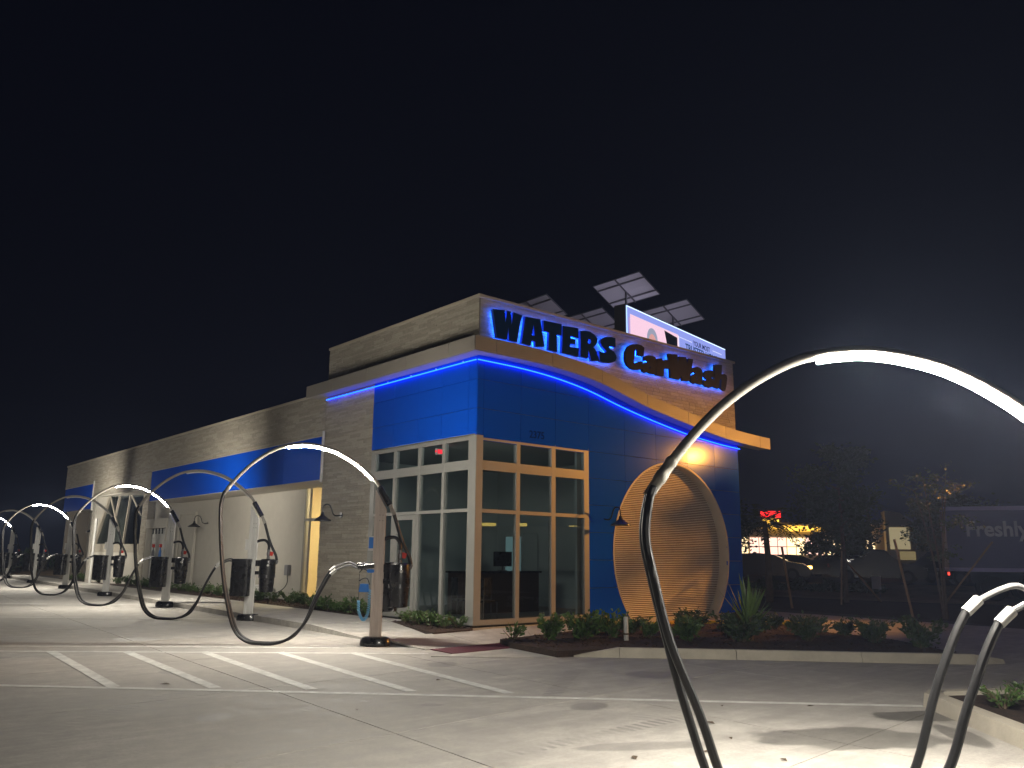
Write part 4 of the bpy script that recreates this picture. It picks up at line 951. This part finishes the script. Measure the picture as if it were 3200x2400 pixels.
def shrub(x, y, z, seed, r, h, n, label, group, m='leaf', lw=.05, ll=.09, proto={}):
    key = (seed % 5, r, h, n, m)
    if key not in proto:
        b, st_ = shrub_mesh(seed, r, h, n, lw, ll); me = b.mesh('foliage'); me.materials.append(M[m]); ms = st_.mesh('stem'); ms.materials.append(M['bark']); proto[key] = (me, ms)
    me, ms = proto[key]
    t = thing('shrub', label, 'shrub', (x, y, z), random.uniform(0, 6.28), group); sc_ = random.uniform(.75, 1.2); t.scale = (sc_, sc_, sc_)
    for nm, q in (('foliage', me), ('stem', ms)):
        o = bpy.data.objects.new(nm, q); COL.objects.link(o); o.parent = t
GB_ = 'shrubs in the large mulch bed'
for i, (x, y, r, h) in enumerate([(-.25,-2.6,.22,.42),(.35,-2.85,.26,.5),(1.3,-2.2,.27,.5),(1.0,-3.0,.26,.5),(1.6,-3.35,.28,.52),(2.0,-2.6,.27,.5),(2.3,-3.8,.28,.55),(1.75,-4.15,.26,.5),(3.1,-3.2,.28,.55),(3.0,-4.2,.28,.5),(3.9,-2.6,.28,.55),(4.1,-4.1,.28,.5),(4.6,-3.2,.26,.5),(2.4,-4.9,.25,.45),(3.55,-5.55,.3,.55),(4.75,-4.9,.26,.5),(4.25,-6.45,.33,.62),(4.9,-6.1,.22,.42),(4.15,-7.35,.3,.5),(5.2,-5.4,.25,.45),(5.6,-3.6,.24,.45)]):
    shrub(x, y, .09, i, round(r*1.18, 2), h*.92, 560, 'leafy green shrub planted in the large mulch bed', GB_, 'leaf' if i < 8 else 'leafd')
shrub(-.75, -2.15, .08, 3, .14, .24, 60, 'tiny leafy seedling at the corner of the red tactile pad', None, 'leaf')
for i in range(10):
    t_ = i/9; x = -.28+.12*math.sin(i*2.1)-.35*(1-t_)*(i % 2); y = .15+2.0*t_
    shrub(x, y, .11, i+20, .2, .26, 200, 'low leafy plant in the triangular bed below the glazed corner', 'low plants in the triangular corner bed', 'leaf', .035, .06)
yy = 3.6; i = 0
while yy < 35:
    x = -.14 if yy < 6.8 else random.uniform(.25, .8)
    shrub(x, yy, .13, i+40, .24, .34, 230, 'low green plant in the long strip along the side wall' if yy > 6.8 else 'low green plant at the foot of the stone pillar', 'low plants along the side wall' if yy > 6.8 else 'plants at the stone pillar', 'leaf', .045, .075)
    yy += .34 if yy < 8 else (.5 if yy < 12 else .8); i += 1
for i, (x, y) in enumerate([(-1.3,-10.55),(-.7,-10.6),(-1.9,-11.4)]):
    shrub(x, y, .1, i+90, .2, .25, 160, 'small grassy plant on the kerbed island', 'plants on the kerbed island', 'leaf', .03, .08)
# yucca
yc = thing('yucca_plant', 'tall spiky yucca standing in the large mulch bed', 'plant', (2.82, -4.77, .09))
MB().tube([(0,0,-.03),(.01,0,.15),(0,.01,.34)], [.075,.065,.055], 9).build('trunk', M['stake'], yc)
b = MB(); rnd = random.Random(5)
for k in range(46):
    an = rnd.uniform(0, 6.28); el = R(rnd.uniform(38, 88)); ln_ = rnd.uniform(.5, .95)*(1 if el > .9 else .8); d = Vector((math.cos(an)*math.cos(el), math.sin(an)*math.cos(el), math.sin(el))); s_ = d.cross(Vector((0,0,1))).normalized()
    base = Vector((d.x*.04, d.y*.04, rnd.uniform(.18, .36))); dr_ = Vector((0,0,-.12*ln_))*(1-math.sin(el))*2
    wd = rnd.uniform(.03, .048); nr = s_.cross(d)
    pts_ = [(base, wd*.7), (base+d*ln_*.35, wd), (base+d*ln_*.7+dr_*.4, wd*.75), (base+d*ln_+dr_, .002)]
    vs = []
    for p, w_ in pts_: vs += [p-s_*w_, p+nr*(-w_*.35), p+s_*w_]
    b.add(vs, [(3*i+j, 3*i+j+1, 3*i+j+4, 3*i+j+3) for i in range(3) for j in range(2)])
b.build('leaves', M['leafy'], yc)

def tree(name, x, y, label, h, cr, cz0, seed, nleaf, lsize, trunk_r, group, m='leafd', stems=1, z=-.02, droop=0., open_=.0):
    rnd = random.Random(seed); t = thing(name, label, 'tree', (x, y, z), 0, group)
    tb = MB(); cl = []
    for s_ in range(stems):
        an = rnd.uniform(0, 6.28); lean = .0 if stems == 1 else .12
        top = Vector((math.cos(an)*lean*h, math.sin(an)*lean*h, h*rnd.uniform(.8, .95)))
        path_ = spline([(math.cos(an)*.05*(stems > 1), math.sin(an)*.05*(stems > 1), -.05), (top.x*.25+rnd.uniform(-.05,.05), top.y*.25+rnd.uniform(-.05,.05), top.z*.35), (top.x*.6, top.y*.6, top.z*.7), top], 4)
        tb.tube(path_, [trunk_r*(1-.8*i/(len(path_)-1)) for i in range(len(path_))], 7)
        nb = int(16/stems)+3
        for k in range(nb):
            zz = cz0+(h-cz0)*(k+.5)/nb*.92; i = min(len(path_)-1, int(zz/top.z*(len(path_)-1))); p0 = Vector(path_[i])
            f_ = (zz-cz0)/(h-cz0); rr = cr*(.55+.75*math.sin(math.pi*min(1, f_*.9+.12)))*rnd.uniform(.6, 1.1)*.8
            a2 = k*2.4+rnd.uniform(-.5,.5); e = p0+Vector((math.cos(a2)*rr, math.sin(a2)*rr, rnd.uniform(.05,.4)*rr-droop*rr))
            mid = p0.lerp(e, .5)+Vector((0,0,.1*rr))
            tb.tube([p0, mid, e], [trunk_r*.3, trunk_r*.18, trunk_r*.07], 5)
            for q in (.45, .7, .9, 1.05): cl.append((p0.lerp(e, q)+Vector((rnd.gauss(0,.08)*cr, rnd.gauss(0,.08)*cr, .06*rr)), rr*rnd.uniform(.22, .42)))
        cl.append((top+Vector((0,0,.1)), cr*.35))
    tb.build('trunk', M['bark'], t, smooth=True)
    b = MB(); cl = [c for c in cl if rnd.random() > open_]
    for i in range(nleaf):
        c, r_ = rnd.choice(cl); v = Vector((rnd.gauss(0,1), rnd.gauss(0,1), rnd.gauss(0,.75)))*r_*.55
        d = Vector((rnd.uniform(-1,1), rnd.uniform(-1,1), rnd.uniform(-.7,.5)-droop)); k = rnd.uniform(.6, 1.3)
        leafquad(b, c+v, d, lsize*.5*k, lsize*k, rnd)
    b.build('crown', M[m], t)
    return t
TG = 'young staked trees in the verge'
tree('staked_tree', 20.1, 2.45, 'tall young tree tied to stakes in front of the lit shop', 6.2, 1.55, 1.9, 11, 8200, .2, .11, TG)
tree('staked_tree', 14.05, -3.7, 'slim multi stemmed young tree beside the parked trailer', 4.4, .75, 1.6, 12, 1500, .11, .04, TG, stems=4, open_=.1)
tree('staked_tree', 16.58, -6.56, 'young tree standing between the flood lamp and the round shutter', 5.95, .5, 4.2, 13, 1100, .1, .05, TG, open_=.15)
tree('shade_tree', 34.2, 19.2, 'spreading dark tree silhouetted against the yellow shop front', 4.6, 2.6, 2.0, 14, 6500, .26, .14, 'dark trees along the road', z=.4, droop=.1, open_=.25)
tree('shade_tree', 38.5, 12.6, 'round dark tree in front of the cream lit shop windows', 5.2, 2.3, 1.8, 15, 6500, .26, .13, 'dark trees along the road', z=.4, open_=.2)
tree('shade_tree', 40.5, 6.2, 'dark bushy tree beside the pale shop entrance', 4.6, 2.0, 1.5, 16, 6000, .26, .12, 'dark trees along the road', z=.4, open_=.1)
tree('shade_tree', 33.0, 24.0, 'dark tree rising behind the building edge', 6.0, 2.6, 2.0, 17, 3600, .28, .14, 'dark trees along the road', z=.4)
# palm
def palm(x, y, h, seed, label, z=.4):
    rnd = random.Random(seed); t = thing('palm_tree', label, 'palm', (x, y, z))
    MB().tube([(0,0,-.05),(.05,0,h*.5),(0,.05,h)], [.16,.12,.1], 8).build('trunk', M['bark'], t, smooth=True)
    b = MB()
    for k in range(20):
        an = k*2.4; el = rnd.uniform(-.3, 1.1); ln_ = rnd.uniform(1.1, 1.6); prev = Vector((0,0,h)); d = Vector((math.cos(an)*math.cos(el), math.sin(an)*math.cos(el), math.sin(el)))
        for s_ in range(9):
            d = (d+Vector((0,0,-.13))).normalized(); cur = prev+d*ln_/9; side = d.cross(Vector((0,0,1))).normalized()
            for sg_ in (-1, 1): leafquad(b, cur, side*sg_+d*.8+Vector((0,0,-.25)), .05, .5*(1-.08*s_), rnd)
            prev = cur
    b.build('fronds', M['leafd'], t)
palm(46, 14.2, 5.0, 3, 'palm with yellow lit fronds in front of the shop')
palm(17.6, 4.2, 3.0, 4, 'low feathery palm behind the tall staked tree', -.02)
# stakes
def stake(p, q, label):
    o = MB(); p = Vector(p); q = Vector(q); o.bar((0,0,0), q-p, .055); ob = o.build('timber_stake', M['stake']); ob.location = p
    tag(ob, label, 'stake', 'leaning timber stakes holding young trees')
stake((14.7,1.5,-.05), (14.61,1.72,2.0), 'leaning timber stake nearest the blue front wall')
stake((14.0,-2.8,-.05), (13.85,-2.5,2.2), 'leaning timber stake beside the slim multi stemmed tree')
stake((20,-1.1,-.05), (20.5,-2.8,2.25), 'leaning timber stake crossing the front of the trailer')
stake((18.4,1.75,-.05), (19.9,2.4,1.9), 'timber stake propping the trunk of the tall staked tree')
stake((21.9,1.95,-.05), (20.3,2.5,1.6), 'timber stake sloping down beside the white yard sign')
ysn = thing('yard_sign', 'plain white yard sign standing in the verge', 'sign', (25.95, 4.1, -.03), R(-25))
b = MB(); b.box(-.02, .02, -.28, .28, .35, .92); b.build('board', M['white'], ysn)
for s_ in (-.2, .2):
    b = MB(); b.box(-.01, .01, s_-.01, s_+.01, 0, .35); b.build('leg', M['chrome'], ysn)
# hedge / dark planting by the road, far left hedge
def hedge(p, q, h, wd, seed, label, n=5000):
    rnd = random.Random(seed); b = MB(); p = Vector(p); q = Vector(q); d = q-p; nn_ = Vector((-d.y, d.x, 0)).normalized()
    for i in range(n):
        t_ = rnd.random(); c = p+d*t_+nn_*rnd.uniform(-wd, wd)/2+Vector((0,0,h*rnd.random()**.5*(.8+.25*math.sin(t_*37)+.1*math.sin(t_*91)))); leafquad(b, c, Vector((rnd.uniform(-1,1), rnd.uniform(-1,1), rnd.uniform(-.2,1))), .12, .22, rnd)
    o = b.build('hedge', M['leafd']); tag(o, label, 'hedge'); return o
hedge((-14,56,0), (8,50,0), 1.5, 1.6, 1, 'dark low hedge beyond the far end of the parking row', 4000)
hedge((24.5,12.5,-.03), (27.5,4.5,-.03), .55, 1.2, 2, 'low dark shrub row along the road verge', 2500)

# ================================================================== BACKGROUND: cars, trailer, shop
def car(loc, rz, label, m='carpaint', head=0., tail=0., suv=False):
    t = thing('parked_car', label, 'car', loc, rz, 'cars on the road')
    H = 1.72 if suv else 1.45
    prof = [(-2.25,.35),(-2.3,.6),(-2.22,.98),(-1.85,1.02),(-1.25,H-.03),(-.3,H),(.45,H-.08),(1.15,1.02),(1.95,.9),(2.28,.72),(2.3,.4),(2.15,.28),(-2.1,.28)]
    if suv: prof[3] = (-2.1,1.1); prof[4] = (-1.85,H-.04)
    b = MB(); n = len(prof); vs = []
    for y, k in ((-.88,1),(-.72,0),(.72,0),(.88,1)):
        for (x, z) in prof: vs.append((x, y if z < 1.05 else y*.86, z if not k else (z if z < 1.05 else z-.08)))
    b.v = vs
    for r_ in range(3): b.f += [(r_*n+i, r_*n+(i+1) % n, (r_+1)*n+(i+1) % n, (r_+1)*n+i) for i in range(n)]
    b.f += [tuple(range(n)), tuple(range(3*n, 4*n))[::-1]]
    b.build('body', M[m], t, smooth=True)
    for s_ in (-1, 1):
        b = MB(); b.add([(-1.7 if suv else -1.3, s_*.772, 1.06), (.95, s_*.772, 1.06), (.42, s_*.765, H-.14), (-1.55 if suv else -1.05, s_*.765, H-.14)], [(0,1,2,3)]); b.build('side_window', M['carglass'], t)
        for x in (-1.4, 1.4):
            b = MB(); b.lathe([(.2,-.1),(.32,-.1),(.34,-.07),(.34,.07),(.32,.1),(.2,.1)], (0,0,0), 18); wh = b.build('wheel', M['tyre'], t); wh.location = (x, s_*.82, .34); wh.rotation_euler = (R(90), 0, 0)
            b = MB(); b.lathe([(.03,-.105),(.2,-.1),(.2,.1),(.03,.105)], (0,0,0), 12); b.build('rim', M['rim'], wh)
        b = MB(); b.obox((2.23, s_*.66, .72), .16, .34, .14, (1,0,0), (-s_*.35,1,0)); b.build('headlight', emis('car_head', (1., .5, .12), head) if head else M['chrome'], t)
        b = MB(); b.obox((-2.25, s_*.72, .84), .1, .24, .16); b.build('taillight', emis('car_tail', (1., .02, .015), tail) if tail else M['red'], t)
    b = MB(); b.obox((2.28, 0, .5), .06, .9, .2); b.build('grille', M['black'], t)
    b = MB(); b.add([(1.12,-.66,1.05),(1.12,.66,1.05),(.5,.58,H-.12),(.5,-.58,H-.12)], [(0,1,2,3)]); b.build('windscreen', M['carglass'], t).location = (.03, 0, .02)
    return t
ra = math.atan2(RD.y, RD.x)
car((29.6, 12.0, .44), ra, 'dark car with glowing amber headlights on the road', 'carpaint2', head=9)
car((27.6, 15.7, .44), ra, 'dark car following behind the car with amber headlights', 'carpaint')
car((37.0, 12.3, .44), ra+math.pi, 'dark car with red tail lights seen over the amber headlit car', 'carpaint', tail=9)
car((35.9, 5.2, .44), ra+math.pi+.5, 'dark tall car with bright red tail lights beside the pale entrance', 'carpaint', tail=12, suv=True)
car((31.5, 6.8, .44), ra, 'unlit dark tall car parked behind the white yard sign', 'carpaint', suv=True)
# trailer
trl = thing('box_trailer', 'dark purple box trailer with pale rails and lettering Freshly', 'trailer', (26.05, .95, 0), math.atan2(-.89, .455))
b = MB(); b.box(0, 13.6, 0, 2.5, 1.32, 3.68); b.build('body', M['trailer'], trl)
b = MB(); b.box(-.02, 13.62, -.03, 2.53, 3.68, 3.84); b.build('top_rail', M['rail'], trl)
b = MB(); b.box(-.02, 13.62, -.03, 2.53, 1.16, 1.32); b.build('bottom_rail', M['rail'], trl)
for x in (1.6, 2.9):
    for y in (.2, 2.1):
        b = MB(); b.lathe([(.25,-.14),(.48,-.14),(.5,-.1),(.5,.1),(.48,.14),(.25,.14)], (0,0,0), 20); o = b.build('wheel', M['tyre'], trl); o.location = (x, y, .5); o.rotation_euler = (R(90), 0, 0)
b = MB(); b.box(.8, 3.8, .5, 2, .7, 1.15); b.build('axle_frame', M['dark'], trl)
for y in (.4, 2.0):
    b = MB(); b.box(10.4, 10.55, y, y+.15, .0, 1.16); b.build('landing_leg', M['rail'], trl)
b = MB(); b.box(-.06, 0, .1, .3, 1.0, 1.12); b.build('tail_lamp', emis('trailer_tail', (1, .05, .03), 3.), trl)
text_obj('lettering', 'Freshly', .86, M['text'], trl, frame_mat((.72, -.012, 2.62), (1,0,0), (0,0,1)), bold=.022, sx=.92)
# lit shop across the road
shp = thing('lit_shop', 'cream lit restaurant with yellow fascia and red sign across the road', 'building', (64.2, 37.4, .42), math.atan2(-.85, .53))
b = MB(); b.box(-3, 19.5, .3, 9, 0, 4.6); b.build('wall', M['cream'], shp)
b = MB(); b.box(-3.2, 19.7, .1, 9.2, 4.6, 4.85); b.build('roof', M['roofm'], shp)
Ey = emis('shop_yellow', (1., .55, .07), 2.2); Er = emis('shop_red', (1., .02, .02), 2.6); Ec = emis('shop_window', (1., .74, .40), 2.4); Ep = emis('shop_pink', (1., .62, .48), 1.9)
b = MB(); b.box(2.6, 4.2, -.1, .29, 4.2, 5.3); b.build('yellow_sign_panel', Ey, shp)
rd = MB(); rd.box(2.4, 4.4, -.14, .2, 5.32, 6.0); rd.build('red_sign_panel', Er, shp)
b = MB(); b.box(2.3, 4.5, .21, .4, 4.7, 6.1); b.build('sign_backing', M['dark'], shp)
b = MB(); b.box(4.6, 13, 0, .28, 3.95, 4.5); b.build('yellow_fascia', Ey, shp)
for k, (x0, x1, m_) in enumerate([(-2.6,-1.2,Ec),(-1.1,1.0,Ec),(1.2,3.0,Ep),(3.1,4.8,Ep),(4.9,6.6,Ec),(6.7,8.3,Ep),(8.4,9.9,Ec),(10.4,11.2,Ec),(12.5,13.2,Ec)]):
    b = MB(); b.box(x0, x1, .2, .295, 1.6, 3.3); wn = b.build('window', m_, shp)
    b = MB(); b.box(x0, x1, .15, .199, 2.35, 2.42); b.box((x0+x1)/2-.03, (x0+x1)/2+.03, .15, .199, 1.6, 3.3); b.build('glazing_bar', M['cream'], wn)
sh2 = thing('shop_kiosk', 'pale lit shop entrance tower with sloping top', 'building', (71.0, 23.6, .42), math.atan2(-.85, .53))
b = MB(); b.prism([(-1.2,0),(1.4,0),(1.4,4.6),(.2,5.7),(-1.2,5.9)], 0, 3, lambda a, z, o: (a, o, z)); b.build('wall', M['cream'], sh2)
b = MB(); b.box(-.9, .9, -.05, -.005, 2.2, 4.3); b.build('lit_sign', emis('kiosk', (1., .82, .45), .3), sh2)
b = MB(); b.box(-.1, 1.3, -.05, -.005, 1.2, 2.0); b.build('window', emis('kiosk_w', (.9, .7, .3), .2), sh2)
rsd = thing('roadside_shop', 'roadside shop with yellow lit sign boxes reflected in the corner glazing', 'building', (57.5, -63.5, -.05), R(50))
MB().box(-9, 9, 0, 6, 0, 5).build('wall', M['cream'], rsd)
for x0, x1, z0, z1 in ((-7,-3.6,4.4,5.6),(-1.2,.3,4.5,5.6),(3.2,3.7,4.2,5.4),(5.5,7.6,4.3,5.3),(-6.8,-6.2,3.4,4.0),(-4.6,-4.,3.4,4.0)):
    MB().box(x0, x1, -.2, -.01, z0, z1).build('sign_box', emis('roadside_yellow', (1., .66, .12), 6.), rsd)
car((33.2, 2.0, .44), ra+math.pi, 'dark low car with small red tail lights behind the box trailer', 'carpaint', tail=8)
car((41.5, 17.5, .44), ra+.3, 'dark car parked close to the lit shop windows', 'carpaint2')
tree('shade_tree', 44.5, 8.6, 'dark tree half hiding the pale entrance tower', 5.4, 2.2, 1.6, 21, 3200, .26, .12, 'dark trees along the road', z=.4, open_=.2)
tree('shade_tree', 37.0, 20.5, 'dense dark tree left of the red sign', 5.0, 2.2, 1.6, 22, 3200, .26, .12, 'dark trees along the road', z=.4, open_=.1)
# lit canopy at the right edge
cn = thing('lit_canopy', 'pale lit canopy roof behind the box trailer', 'canopy', (44.0, 2.6, .42), math.atan2(-.89, .455))
b = MB(); b.prism([(0,5.55),(9,4.9),(9,5.6),(0,5.7)], 0, 5, lambda a, z, o: (a, o, z)); b.build('roof', M['cream'], cn)
b = MB(); b.add([(0.2,.1,5.52),(9,.1,4.88),(9,4.9,4.88),(.2,4.9,5.52)], [(0,1,2,3)]); b.build('soffit_light', emis('canopy_glow', (1., .9, .65), .7), cn)
for x in (2, 7.5):
    b = MB(); b.box(x, x+.25, 2.3, 2.6, 0, 5.0); b.build('post', M['white'], cn)

# ================================================================== ASSUMED LAMP POSTS (sodium flood and violet lamp, unseen, off to the right)
sl = thing('assumed_flood_lamp', 'assumed unseen lamp post with orange flood head aimed at the round shutter', 'street lamp', (18.9, -8.6, -.05))  # assumed out-of-view source of the orange light on the front wall
MB().tube([(0,0,0),(0,0,3),(0,0,6.0)], [.09,.075,.06], 10).build('pole', M['solarrail'], sl, smooth=True)
aim = (Vector((5.6, 0, 2.0))-Vector((18.5, -8.2, 6.1))).normalized(); sd = aim.cross(Vector((0,0,1))).normalized(); hc = Vector((-.25, .25, 6.1))
MB().bar((0,0,5.95), hc, .05).build('arm', M['solarrail'], sl)
b = MB(); b.obox(hc, .3, .5, .36, aim, sd, sd.cross(aim)); b.build('lamp_head', M['solarrail'], sl, bevel=.03)
b = MB(); b.obox(hc+aim*.155, .01, .42, .28, aim, sd, sd.cross(aim)); b.build('lens', emis('sodium_lens', (1., .42, .06), 40), sl)
ld = bpy.data.lights.new('sodium_light', 'SPOT'); ld.energy = SODIUM; ld.color = (1., .41, .07); ld.shadow_soft_size = .1; ld.spot_size = R(47); ld.spot_blend = .9
lo = bpy.data.objects.new('sodium_light', ld); COL.objects.link(lo); lo.parent = sl; lo.location = hc+aim*.2; lo.rotation_euler = aim.to_track_quat('-Z', 'Y').to_euler()

cl_ = thing('assumed_street_lamp', 'assumed tall street lamp with cool violet head, added unseen to light the trailer', 'street lamp', (21.5, -13.0, -.05))  # assumed lamp out of view, added to brighten the trailer and driveway
MB().tube([(0,0,0),(0,0,4),(0,0,7.9)], [.1,.08,.06], 10).build('pole', M['solarrail'], cl_, smooth=True)
MB().tube(spline([(0,0,7.8),(-.2,.3,8.05),(-.4,.9,8.1)], 4), .04, 8).build('arm', M['solarrail'], cl_, smooth=True)
b = MB(); b.obox((-.5,1.1,8.1), .26, .6, .1, (.9,.4,0), (-.4,.9,0)); b.build('lamp_head', M['solarrail'], cl_, bevel=.02)
b = MB(); b.obox((-.5,1.1,8.045), .2, .5, .008, (.9,.4,0), (-.4,.9,0)); b.build('lens', emis('violet_lens', (.82, .78, 1.), 330), cl_)
# ================================================================== HAZE (thin volume added to give the lamps a glow)
hz = MB(); hz.box(-262, 262, -262, 262, -1.2, 19.)
hm = bpy.data.materials.new('lamp_glow_haze'); hm.use_nodes = True; t = hm.node_tree
for n_ in list(t.nodes): t.nodes.remove(n_)
vo = t.nodes.new('ShaderNodeVolumePrincipled'); vo.inputs['Color'].default_value = (.52, .64, 1., 1); vo.inputs['Density'].default_value = .0009; vo.inputs['Anisotropy'].default_value = .35
oo = t.nodes.new('ShaderNodeOutputMaterial'); t.links.new(vo.outputs[0], oo.inputs['Volume'])
ho = hz.build('haze', hm); tag(ho, kind='stuff'); ho['label'] = 'thin haze volume added around the lot for lamp glow'; ho['category'] = 'haze'
S.cycles.volume_bounces = 0
